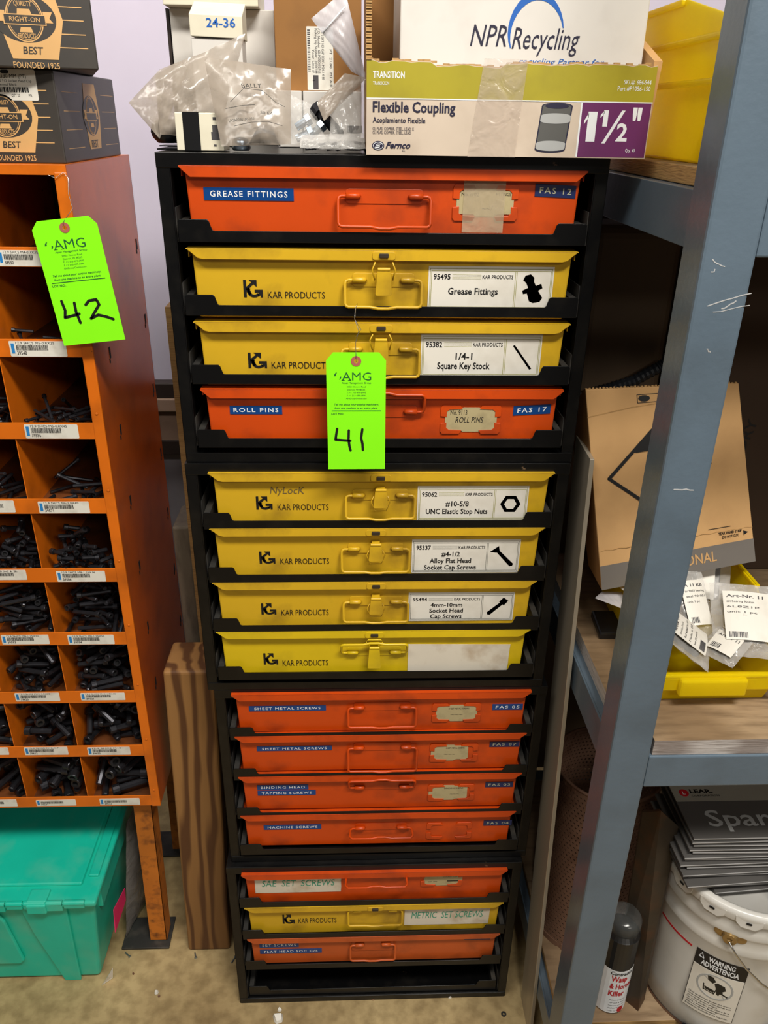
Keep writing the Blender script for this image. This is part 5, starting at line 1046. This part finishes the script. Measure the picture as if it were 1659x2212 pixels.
# white NPR box
xi0, xi1 = A(862, 120, .02).x, A(1384, 120, .02).x
t = thing('white_box', ((xi0+xi1)/2, .09, zb_+.004), 'white box with a blue arc emblem, standing inside the coupling carton', 'box')
mb = MB(); mb.box((xi0, .012, zb_+.0045), (xi1, .165, 1.70)); mb.build('box_body', WBOX, t, bevel=.0015)
pl = front(.012); c0 = A(1015, 98, .012); c1 = A(1092, 98, .012); K = Txt('lettering', INKNV, t)
u = lambda px_, py_: (A(px_, py_, .012).x, A(px_, py_, .012).z)
K.t(pl, 'NPR', *u(1015, 99), .0195, u(1093, 99)[0]-u(1015, 99)[0], shear=.25, off=.0004, bold=.0); K.t(pl, 'Recycling', *u(1105, 105), .0195, u(1250, 105)[0]-u(1105, 105)[0], shear=.25, off=.0004)
B_ = Txt('blue_arc', INKBL, t); outer = []; inner = []
for i in range(17):
    a = math.radians(205-i*190/16*1.02); cx_, cy_ = u(1158, 74); r_ = (u(1212, 74)[0]-cx_)*1.0; th_ = .0062*math.sin(math.pi*(i+.5)/17)+.0006
    outer.append((cx_+(r_+th_*.4)*math.cos(a)*1.08, cy_+(r_+th_)*math.sin(a)*1.15)); inner.append((cx_+(r_-th_*.4)*math.cos(a)*1.08, cy_+(r_-.0)*math.sin(a)*1.15))
for i in range(16): B_.mb.prism(pl, [outer[i], outer[i+1], inner[i+1], inner[i]], .0001, .0003)
B_.t(pl, 'recycling Partner for', *u(1120, 138), .0055, u(1290, 133)[0]-u(1105, 133)[0], shear=.25, off=.0004)

# ------------------------------------------------------------------ bagged parts in the lower yellow bin
def pbag(cx, cy, cz, w, h, rz, rx, seed, label, txts, bulge=.011, lw=.7):
    M_ = Matrix.Translation((cx, cy, cz)) @ Matrix.Rotation(rz, 4, 'Z') @ Matrix.Rotation(rx, 4, 'X')
    P = lambda x_, y_, z_: M_ @ V((x_, y_, z_))
    mb = bag((P(-w/2, h/2, 0), P(w/2, h/2, 0), P(-w/2, -h/2, 0), P(w/2, -h/2, 0)), bulge, seed, nu=14, nv=14, low=1.2)
    lo = np.min(np.array(mb.v), 0)
    t = thing('parts_bag', (cx, cy, lo[2]), label, 'bag', 'labelled bags in the yellow bin'); mb.build('film', FILM, t, smooth=True)
    pl = lambda a, b_, o=0: P(a, b_, bulge*1.12*(max(0, math.cos(a/w*2.6))**.5)+o)
    mb = MB(); nx_ = 8; vs = []; x0, x1, y0_, y1_ = -w*lw/2, w*lw/2, -h*.33, h*.33
    for k in range(nx_+1):
        xx = x0+(x1-x0)*k/nx_; vs += [pl(xx, y0_, 0), pl(xx, y1_, 0), pl(xx, y0_, .0003), pl(xx, y1_, .0003)]
    fs = []
    for k in range(nx_):
        b0 = 4*k; fs += [(b0, b0+4, b0+5, b0+1), (b0+2, b0+3, b0+7, b0+6), (b0, b0+2, b0+6, b0+4), (b0+1, b0+5, b0+7, b0+3)]
    fs += [(0, 1, 3, 2), (4*nx_, 4*nx_+2, 4*nx_+3, 4*nx_+1)]; mb.add(vs, fs)
    pp_ = mb.build('paper_label', WHITE, t, label='white printed parts label'); T_ = Txt('lettering', GREYPR, pp_); rr = random.Random(seed)
    for k, s_ in enumerate(txts): T_.t(pl, s_, x0+.004, y1_-.009-.0075*k, .0040 if k == 0 else .0028, (x1-x0)*(.8 if k == 0 else rr.uniform(.5, .85)), off=.0008, bold=.015 if k == 0 else 0)
    xx = x0+.004
    while xx < x0+(x1-x0)*.45: bw = rr.choice((.0006, .0013)); T_.mb.rect(pl, xx, y0_+.003, xx+bw, y0_+.011, .0004, .0008); xx += bw+.0009
    mb = MB(); mb.rrect(lambda a, b_, o=0: P(a, b_, o), -w*.3, -h*.3, w*.3, h*.28, .006, -.004, .004); mb.build('packed_part', BLACKP, t, label='dark part inside the bag', bevel=.002)
    for k in range(4): pass
    return t
ART = ['Art-Nr. 11840', 'Set ventilation 90 mm Nr', 'Ref 40060 Nr 001', 'Made in DE', 'Set 10 pieces']
pbag(.400, -.105, .905, .075, .085, 1.15, .55, 1, 'bag with a slanted white label at the front left of the yellow bin', ART)
pbag(.428, -.055, .922, .05, .095, .12, .75, 2, 'bag with a tall narrow white label in the middle of the yellow bin', ['A 11 KB', 'kr 9055 bearing', 'seal 90 051', 'unit 1 pc'], lw=.66)
pbag(.487, -.088, .918, .085, .105, -.18, .60, 3, 'largest bag with white label 6L8Z1P at the right of the yellow bin', ['Art-Nr. 11', 'set bearing 90 mm', '6L8Z1P', 'unit 1 pc'], bulge=.014)
pbag(.385, -.02, .913, .06, .08, .8, .35, 4, 'bag half hidden by the grey post in the yellow bin', ART[1:])
pbag(.465, .0, .930, .07, .10, -.3, .75, 5, 'clear bag at the back of the yellow bin under the cardboard box', ['Art-Nr', 'set 4 pc'], lw=.35)
pbag(.452, -.118, .897, .05, .05, -.9, .4, 6, 'small bag with label at the front centre of the yellow bin', ['Art-Nr 11'], bulge=.008)
# extra bag behind the post
bagthing((at(1300, 1278, Y=.0), at(1345, 1278, Y=.0), at(1285, 1292, Y=-.04), at(1345, 1315, Y=-.04)), .003, 71, 'zip bag edge sticking out left of the grey post, above the yellow bin', FILMZ)

# ------------------------------------------------------------------ bottom shelf
Z0 = .1722
# perforated drum
t = thing('perforated_drum', (.418, .03, Z0), 'rusty perforated steel drum standing behind the grey post', 'drum')
mb = MB(); R_ = .093; Hh = .315; c0 = V((.392, .040, Z0)); c1 = V((.418, .098, Z0+Hh)); NU, NVd = 76, 40
def dp(i, v, r_=R_): a = 2*math.pi*i/NU; return c0.lerp(c1, v)+V((math.cos(a)*r_, math.sin(a)*r_, 0))
for j in range(NVd):
    for i in range(NU):
        i0 = i; v0, v1 = .03+.94*j/NVd, .03+.94*(j+1)/NVd; hx = .26; sh = 0 if j % 2 else .5
        vs = [dp(i0+sh, v0), dp(i0+1+sh, v0), dp(i0+1+sh, v1), dp(i0+sh, v1)]
        cx_ = .5+sh; vm = (v0+v1)/2; dv = (v1-v0)*.24
        hs = [dp(i0+cx_-hx, vm-dv*.4), dp(i0+cx_+hx*.4, vm-dv), dp(i0+cx_+hx, vm+dv*.4), dp(i0+cx_-hx*.4, vm+dv)]
        mb.add(vs+hs, [(0, 1, 5, 4), (1, 2, 6, 5), (2, 3, 7, 6), (3, 0, 4, 7)])
for (va, vb) in ((0, .03), (.97, 1.0)):
    for i in range(NU): mb.add([dp(i, va), dp(i+1, va), dp(i+1, vb), dp(i, vb)], [(0, 1, 2, 3)])
o = mb.build('drum_wall', RUST, t); sd = o.modifiers.new('solid', 'SOLIDIFY'); sd.thickness = .0015
mb = MB(); mb.tube([dp(i, 1.0) for i in range(NU)], .003, 8, closed=True); mb.build('rim', RUST, t, smooth=True)
mb = MB(); mb.lathe([(R_-.002, 0), (R_-.002, .002)], c0, 40); mb.build('drum_floor', RUST, t)
# angle iron
t = None
mb = MB(); p = lambda u, v, Y: at(u, v, Y=Y)
tL, tM, tR = p(1388, 1755, -.085), p(1428, 1752, -.115), p(1466, 1786, -.110); bM, bR, bL = p(1377, 2190, -.150), p(1392, 2160, -.135), p(1318, 2180, -.115)
for q in (bM, bR, bL): pass
dz = min(bM.z, bR.z, bL.z)
def slab2(a, b_, c, d, off): 
    mb.hexa([a, b_, b_+off, a+off, d, c, c+off, d+off])
slab2(bL, bM, tM, tL, V((0, .004, 0))); slab2(bM, bR, tR, tM, V((-.001, .004, 0)))
mb.v = [(x_, y_, max(z_, Z0+.0003)) for x_, y_, z_ in mb.v]
solo(mb, 'angle_iron', RUSTD, 'dark rusty angle iron leaning between the perforated drum and the white pail', 'steel angle')
# spray can
cx_, cy_ = at(1330, 2100, Y=-.13).x-.002, -.125; t = thing('spray_can', (cx_, cy_, Z0), 'white and black insect spray can with a clear cap behind the grey post', 'can'); r_ = .0285; base = Z0+.0003
ztop = at(1350, 2025, Y=-.14).z; zlab = at(1350, 2095, Y=-.15).z
mb = MB(); mb.lathe([(r_-.002, 0), (r_, .003), (r_, zlab-base)], (cx_, cy_, base), 28); mb.build('can_body', INKW, t, smooth=False)
mb = MB(); mb.lathe([(r_, zlab-base+.0002), (r_, ztop-base), (r_-.006, ztop-base+.006)], (cx_, cy_, base), 28); mb.build('can_shoulder', BLACKP, t)
mb = MB(); mb.lathe([(r_-.001, ztop-base), (r_-.002, ztop-base+.03), (r_-.006, ztop-base+.036)], (cx_, cy_, base), 24); mb.build('clear_cap', film('smoky_clear_cap', (110, 112, 110), .30, bump=.0), t, smooth=True)
cyl = lambda a, z_, o=0, cx_=cx_, cy_=cy_, r_=r_: V((cx_+(r_+o)*math.sin(a/r_), cy_-(r_+o)*math.cos(a/r_), z_))
T_ = Txt('lettering', RED, t); T_.t(cyl, 'Wasp', -.014, zlab-.026, .013, .027, off=.0004, bold=.03); T_.t(cyl, '& Hornet', -.014, zlab-.044, .012, .040, off=.0004, bold=.03); T_.t(cyl, 'Killer', -.014, zlab-.062, .012, .026, off=.0004, bold=.03)
T_.mb.prism(cyl, [(.012+.006*math.cos(i*.5), zlab-.10+.007*math.sin(i*.5)) for i in range(13)], 0, .0004)
T_ = Txt('small_lettering', INK, t); T_.t(cyl, 'Contractor', -.016, zlab-.010, .008, .04, off=.0006, bold=.02, shear=.2)
for k in range(6): T_.t(cyl, ['dielectric breakdown', 'volts', 'keeps spray up to 20 ft', 'CAUTION', 'Keep out of reach', 'of children'][k], -.010, zlab-.074-.007*k, .0026, .028, off=.0004)
# pail
pc = V((.589, -.086, Z0+.0003)); H = .312; rt, rb = .129, .121
t = thing('paint_pail', tuple(pc), 'white steel pail with a warning label on the bottom shelf', 'pail')
mb = MB(); mb.lathe([(rb-.004, 0), (rb, .004), (rb, .05), (rb+.003, .17), (rb+.004, .215), (rb+.007, .222), (rb+.004, .23), (rb+.004, .252), (rb+.008, .260), (rb+.005, .268), (rb+.005, H-.01)], pc, 72, cap1=False); mb.build('pail_body', PAIL, t, smooth=True)
mb = MB(); mb.lathe([(rb, .004), (rb+.001, 0), (rb+.001, .006)], pc, 48, cap0=False, cap1=False); mb.build('base_ring', RUST, t)
mb = MB(); mb.lathe([(rt+.003, H-.02), (rt+.005, H-.008), (rt+.004, H), (rt-.004, H+.002), (rt-.010, H-.002), (rt-.014, H-.010), (.02, H-.009), (.0, H-.009)], pc, 72, cap0=False, cap1=False); mb.build('pail_lid', PAIL, t, smooth=True)
pcy = lambda a, z_, o=0, r_=rb+.0028: V((pc.x+(r_+o)*math.sin(a/r_), pc.y-(r_+o)*math.cos(a/r_), pc.z+z_))
def ang(u, v, r_=rb+.003):
    """arc length and height on the pail under a photo pixel"""
    k = CR*(u-829.5)/FPX+CD*(v-1106)/FPX+CF; c = n3(CAM); ox, oy = c[0]-pc.x, c[1]-pc.y
    a_, b_, c_ = k[0]**2+k[1]**2, 2*(ox*k[0]+oy*k[1]), ox*ox+oy*oy-r_*r_; D_ = b_*b_-4*a_*c_
    if D_ < 0: D_ = 0
    s_ = (-b_-math.sqrt(D_))/(2*a_); P_ = c+s_*k; return math.atan2(P_[0]-pc.x, -(P_[1]-pc.y))*r_, P_[2]-pc.z
for k in range(16):
    a = 2*math.pi*k/16; mb = MB(); rr_ = rt+.0045
    f2 = lambda s_, z_, o=0, a=a: V((pc.x+(rr_+o)*math.sin(a+s_/rr_), pc.y-(rr_+o)*math.cos(a+s_/rr_), pc.z+z_))
    mb.prism(f2, [(-.020, H-.006), (-.018, H-.018), (-.010, H-.026), (.010, H-.026), (.018, H-.018), (.020, H-.006)], -.002, .0008); lg = mb.build('lid_lug', PAIL, t, bevel=.0005)
    mb = MB(); mb.rrect(f2, -.004, H-.017, .004, H-.013, .0015, .0008, .0011); mb.build('lug_slot', BOLTD, lg)
a0, z0_ = ang(1578, 2020); mb = MB()
for s in (-1, 1): mb.prism(pcy, [(a0+s*.012+.011*math.cos(i*math.pi/8), z0_+.008*math.sin(i*math.pi/8)) for i in range(16)], .0, .003)
c_ = pcy(a0, z0_-.002, .002); nn = (pcy(a0, z0_, 1)-pcy(a0, z0_, 0)); mb.lathe([(.012, 0), (.010, .006), (.004, .0065), (.003, .004)], c_, 18, nn); mb.build('bail_ear', BRASS, t, bevel=.0005)
mb = MB(); P_ = [pcy(a0, z0_-.002, .012)]
for (u, v) in ((1590, 2050), (1610, 2080), (1640, 2112), (1670, 2135), (1700, 2150), (1760, 2160)): aa, zz = ang(u, v); P_.append(pcy(aa, zz, .010))
mb.tube(P_, .0016, 8); mb.build('wire_bail', CHROME, t, smooth=True)
mb = MB(); n_ = 10
aA, zA = ang(1431, 1976); aB, zB = ang(1497, 2037); zz_ = (zA+zB)/2
for i in range(n_): s0, s1 = aA+(aB-aA)*i/n_, aA+(aB-aA)*(i+1)/n_; mb.rect(pcy, s0, zz_-.002, s1, zz_+.002, .0, .0008)
mb.build('red_stripe', RED, t)
l0, lt0 = ang(1507, 2046); l1, lt1 = ang(1620, 2091); _, lb0 = ang(1475, 2163); ltop = (lt0+lt1)/2; lbot = min(lb0, ltop-.05); LWd = l1-l0; LHt = ltop-lbot
def gridpatch(mb, x0, y0_, x1, y1_, o0, o1, n_=8):
    for i in range(n_): mb.rect(pcy, x0+(x1-x0)*i/n_, y0_, x0+(x1-x0)*(i+1)/n_, y1_, o0, o1)
mb = MB(); gridpatch(mb, l0, lbot, l1, ltop, .0003, .0014); lb_ = mb.build('warning_label', INK, t, label='black and white warning label')
mb = MB(); gridpatch(mb, l0+.0010, lbot+.0010, l1-.0010, ltop-LHt*.24, .0014, .0018); mb.build('label_panel', WHITE, lb_)
T_ = Txt('lettering_white', INKW, lb_); T_.t(pcy, 'WARNING', l0+LWd*.26, ltop-LHt*.10, LHt*.075, LWd*.5, off=.0020, bold=.03); T_.t(pcy, 'ADVERTENCIA', l0+LWd*.14, ltop-LHt*.20, LHt*.075, LWd*.72, off=.0020, bold=.03)
T_.mb.stroke(pcy, [(l0+LWd*.07, ltop-LHt*.10), (l0+LWd*.12, ltop-LHt*.03), (l0+LWd*.17, ltop-LHt*.10), (l0+LWd*.07, ltop-LHt*.10)], .0008, .0014, .002)
Kk = Txt('lettering', INK, lb_)
for k, s_ in enumerate(('Child can fall into bucket and drown.', 'Keep children away from bucket with', 'even a small amount of liquid.', 'Los ninos pueden caer dentro de la', 'cubeta y ahogarse. Mantenga los ninos', 'alejados de la cubeta con cualquier', 'pequena cantidad de liquido.')): Kk.t(pcy, s_, l0+LWd*.06, lbot+LHt*(.27-.037*k), LHt*.022, LWd*(.84 if k % 3 != 2 else .6), off=.002, bold=.012)
cx2, cy2 = l0+LWd*.5, lbot+LHt*.53; sc_ = LHt*.20
G_ = Txt('prohibition_ring', SILV, lb_)
for i in range(28):
    a_, b_ = 2*math.pi*i/28, 2*math.pi*(i+1)/28; G_.mb.prism(pcy, [(cx2+sc_*1.0*math.cos(a_)*.9, cy2+sc_*math.sin(a_)*.9), (cx2+sc_*1.0*math.cos(a_), cy2+sc_*math.sin(a_)), (cx2+sc_*math.cos(b_), cy2+sc_*math.sin(b_)), (cx2+sc_*.9*math.cos(b_), cy2+sc_*.9*math.sin(b_))], .0018, .0022)
G_.mb.stroke(pcy, [(cx2-sc_*.66, cy2+sc_*.66), (cx2+sc_*.66, cy2-sc_*.66)], .0012, .0018, .0024)
kp = lambda pts: Kk.mb.prism(pcy, [(cx2+a_*sc_, cy2+b_*sc_) for a_, b_ in pts], .0018, .0021)
kp([(-.5, .75), (-.2, .78), (0, .5), (-.15, .28), (-.42, .42)]); kp([(-.05, .32), (.1, .45), (.5, .35), (.6, .05), (.45, -.1), (.5, -.3), (.8, -.42), (.78, -.52), (.35, -.35), (.3, -.55), (.18, -.5), (.1, -.1)]); kp([(-.62, -.02), (-.56, -.02), (-.5, -.45), (.02, -.5), (.1, -.02), (.16, -.02), (.06, -.58), (-.56, -.52)]); kp([(-.52, -.2), (.04, -.26), (.0, -.46), (-.47, -.4)])
u0_, w0_ = ang(1470, 2205); T_ = Txt('maker_lettering', INK, t); T_.t(pcy, 'M', u0_, w0_-.012, .014, .022, off=.001, bold=.05, shear=.3)
# sign sheets on the pail
rr = random.Random(12)
sheets = [(1499, 1815, 1412, 1703, 1)]
zt0 = Z0+H+.0035
LEARL = 'dark grey printed sign sheet fanned in the stack on the white pail'
th_ = .0022; NS = 15; th_ = .0034; STEP = .0059
XS = [.499, .478, .470, .452, .458, .447, .455, .444, .452, .449, .462, .456, .462, .459, .461]
YS = [-.173, -.166, -.170, -.176, -.162, -.166, -.157, -.158, -.152, -.155, -.150, -.151, -.148, -.148, -.146]
for i in range(NS):
    zz = zt0+i*STEP; Mx = Matrix.Translation((XS[i], YS[i], zz)) @ Matrix.Rotation((.07, .03, .05, .06, .02, .04, .01, .02, -.01, .01, -.02, 0, -.01, .01, 0)[i], 4, 'Z')
    t = thing('sign_sheet', tuple(Mx.translation+V((.15, .08, 0))), ('topmost grey sign sheet reading Spare, on the stack over the white pail' if i == NS-1 else 'dark grey sign sheet, '+ORD[NS-1-i]+' sheet down in the stack on the white pail'), 'sign', 'sign sheets on the white pail' if i < NS-1 else None)
    mb = MB(); mb.box((0, 0, 0), (.24, .125, th_), Mx); mb.build('sheet', SIGN, t)
    mb = MB(); mb.box((.0, -.0003, th_*.55), (.24, .0, th_*.95), Mx); mb.build('sheet_edge', SIGNT, t, label='bright cut edge')
    if i >= NS-1:
        pl = lambda a_, b_, o=0, Mx=Mx: Mx @ V((a_, b_, th_+o)); mb = MB(); mb.rect(pl, .0, .071, .24, .104, 0, .0003); mb.build('header_band', SHEETW, t)
        T_ = Txt('lettering', SILV, t); T_.t(pl, 'Spare', .033, .022, .030, .122, off=.0005, bold=.012)
        T_ = Txt('header_lettering', INK, t); T_.t(pl, 'LEAR.', .028, .087, .0075, .036, off=.0006, bold=.03); T_.t(pl, 'CORPORATION', .028, .080, .0035, .044, off=.0006)
        T_ = Txt('header_logo', RED, t); T_.mb.prism(pl, [(.018+.0075*math.cos(i_*math.pi/8), .088+.0075*math.sin(i_*math.pi/8)) for i_ in range(16)], 0, .0006)
        T_ = Txt('logo_letter', INKW, t); T_.t(pl, 'L', .0155, .0845, .0065, .0045, off=.0009)
mb = MB(); M2 = Matrix.Translation((.62, -.215, zt0+.001)); mb.hexa([V((.585, -.186, zt0-.001)), V((.63, -.186, zt0-.001)), V((.63, -.1855, zt0-.001)), V((.585, -.1855, zt0-.001)), V((.575, -.1815, zt0+.088)), V((.62, -.1815, zt0+.088)), V((.62, -.181, zt0+.088)), V((.575, -.181, zt0+.088))]); solo(mb, 'tape_wrap', TAPE, 'clear tape wrapped round the edges of the sign stack', 'tape')

# ------------------------------------------------------------------ teal tote
t = thing('storage_tote', (-.78, .2, 0), 'teal plastic lidded tote on the floor under the bolt bin', 'tote')
X1, XL, Yf_ = -.508, -1.10, .034; zr = .238
mb = MB(); mb.hexa([V((XL+.03, .050, .002)), V((X1-.026, .050, .002)), V((X1-.026, .36, .002)), V((XL+.03, .36, .002)), V((XL, Yf_, zr)), V((X1, Yf_, zr)), V((X1, .385, zr)), V((XL, .385, zr))]); mb.build('tote_body', TEAL, t, bevel=.008, segs=4)
fp = lambda x_, z_, o=0: V((x_, .050-(.016)*(z_/.238)-o, z_))
for (xa, xb) in ((at(140, 2100, Y=.05).x, at(175, 2100, Y=.05).x),):
    mb = MB(); mb.prism(fp, [(xa, .0), (xb, .0), (xb+.012, .232), (xa-.040, .232), (xa-.030, .15)], 0, .006); mb.build('front_rib', TEAL, t, bevel=.002)
xa = at(-30, 2050, Y=.05).x; mb = MB(); mb.prism(fp, [(-.80, .06), (-.672, .06), (-.664, .07), (-.675, .19), (-.69, .232), (-.80, .232)], 0, .007); mb.build('front_panel', TEAL, t, bevel=.003)
for zz in (.235, .205):
    mb = MB(); mb.box((XL+.006, Yf_-.004, zz-.004), (X1+.002, .38, zz)) if zz > .21 else mb.box((X1-.006, .06, .19), (X1+.003, .36, .232)); mb.build('side_rib', TEAL, t, bevel=.001)
mb = MB(); mb.box((XL-.008, Yf_-.014, zr), (X1+.008, .392, zr+.013)); mb.build('lid', TEAL, t, bevel=.005, segs=3)
mb = MB(); mb.box((XL+.02, Yf_+.022, zr+.012), (X1-.026, .37, zr+.019)); mb.build('lid_panel', TEAL, t, bevel=.004)
mb = MB(); mb.box((X1-.020, Yf_+.04, zr+.0125), (X1-.001, .385, zr+.018)); mb.build('lid_rail', TEAL, t, bevel=.003)
x_ = X1-.012; k = 0
while x_ > XL+.05:
    L_ = .036 if k % 2 == 0 else .028; mb = MB(); mb.tube([(x_-L_, Yf_-.012, zr+.012), (x_, Yf_-.012, zr+.012)], .0052, 10); mb.box((x_-L_, Yf_-.0165, zr-.004 if k % 3 == 1 else zr+.002), (x_, Yf_-.010, zr+.012)); mb.build('hinge_knuckle', TEAL, t, bevel=.0008); x_ -= L_+.003; k += 1
mb = MB(); a, d = at(50, 1938, Y=Yf_-.017), at(98, 1892, Z=zr+.02); mb.box((a.x, Yf_-.0195, zr-.008), (a.x+.035, Yf_-.01, zr+.014)); mb.box((a.x, Yf_-.014, zr+.013), (a.x+.035, Yf_+.014, zr+.018)); mb.build('lid_clasp', TEAL, t, bevel=.003)
# bag and papers behind the tote
bt = bagthing((V((-.487, .19, .26)), V((-.455, .26, .31)), V((-.500, .12, .02)), V((-.470, .24, .02))), .010, 81, 'grey wrapped packet standing between the teal tote and the stand leg', film('grey_wrap_film', (120, 116, 112), .9), name='wrapped_packet')
a, b2, c, d = at(247, 1940, X=-.4885), at(262, 1912, X=-.4885), at(272, 1935, X=-.4885), at(250, 2010, X=-.4885)
mb = MB(); P0 = V((-.493, .095, .155)); q = [V((-.4905, .085, .05)), V((-.4905, .13, .11)), V((-.4905, .135, .165)), V((-.4905, .085, .120))]; q = [at(250, 2014, X=-.487), at(272, 1945, X=-.487), at(270, 1918, X=-.487), at(246, 1965, X=-.487)]
mb.add(q+[v+V((-.0012, .0, 0)) for v in q], [(0, 1, 2, 3), (7, 6, 5, 4), (0, 4, 5, 1), (1, 5, 6, 2), (2, 6, 7, 3), (3, 7, 4, 0)]); pk = mb.build('pink_label', PINK, bt, label='hot pink label')
mb = MB(); mb.add([V(p_) for p_ in [(-.535, .036, .001), (-.518, .050, .001), (-.516, .055, .024), (-.522, .040, .020)]] + [V(p_) for p_ in [(-.535, .037, .001), (-.518, .051, .001), (-.516, .056, .024), (-.522, .041, .020)]], [(0, 1, 2, 3), (7, 6, 5, 4), (0, 4, 5, 1), (1, 5, 6, 2), (2, 6, 7, 3), (3, 7, 4, 0)])
mb.v = [(x_+.008, y_-.004, z_) for x_, y_, z_ in mb.v]; solo(mb, 'paper_scrap', WHITE, 'white paper scrap against the lower right corner of the teal tote', 'paper')
# debris on the floor
def scrap(u, v, s, lb, seed, mt_=None, nm='paper_scrap', hgt=.004):
    c = at(u, v, Z=0); rr = random.Random(seed); mb = MB(); n_ = 7
    pts = [(c.x+s*(.6+.4*rr.random())*math.cos(2*math.pi*i/n_), c.y+s*(.6+.4*rr.random())*math.sin(2*math.pi*i/n_)) for i in range(n_)]
    mb.add([V((x_, y_, .0005)) for x_, y_ in pts]+[V((c.x+(x_-c.x)*.7, c.y+(y_-c.y)*.7, hgt*rr.uniform(.6, 1.3))) for x_, y_ in pts], [tuple(range(n_-1, -1, -1)), tuple(range(n_, 2*n_))]+[(i, (i+1) % n_, n_+(i+1) % n_, n_+i) for i in range(n_)])
    solo(mb, nm, mt_ or WHITE, lb, 'debris')
scrap(601, 2201, .014, 'crumpled white paper piece on the floor in front of the racks', 1, hgt=.008)
scrap(604, 2182, .005, 'small pale chip just behind the crumpled paper piece', 2)
scrap(338, 2144, .006, 'white chip on the open floor below the timber post', 3)
scrap(344, 2153, .003, 'tiny brown crumb beside the white chip', 4, RUST)
scrap(972, 2155, .004, 'white chip on the floor near the rack front right', 5)
scrap(806, 2158, .004, 'dull red crumb against the front base of the rack', 6, RUST)
scrap(288, 2104, .003, 'dark speck on the floor near the tote', 7, RUST)
mb = MB(); c = at(1088, 2191, Z=0); 
for i in range(16):
    a_, b_ = 2*math.pi*i/16, 2*math.pi*(i+1)/16; mb.hexa([V((c.x+r_*math.cos(t_), c.y+r_*math.sin(t_), 0.0004)) for r_, t_ in ((.002, a_), (.005, a_), (.005, b_), (.002, b_))]+[V((c.x+r_*math.cos(t_), c.y+r_*math.sin(t_), .0016)) for r_, t_ in ((.002, a_), (.005, a_), (.005, b_), (.002, b_))])
solo(mb, 'floor_washer', DUSTY, 'small grey washer lying on the floor right of the racks', 'washer')
for (u, v, u2, v2, lb) in ((271, 2058, 280, 2066, 'tiny zinc screw on the floor by the stand foot plate'), (421, 2058, 423, 2068, 'tiny dark screw in front of the timber post'), (500, 2080, 508, 2068, 'pale screw on the floor touching the rack corner')):
    a_, b_ = at(u, v, Z=.0018), at(u2, v2, Z=.0018); mb = MB(); mb.tube([a_, b_], .0014, 6); mb.tube([b_, b_+(b_-a_).normalized()*.0015], .003, 8); solo(mb, 'loose_screw', ZINC, lb, 'screw')

flush_text()
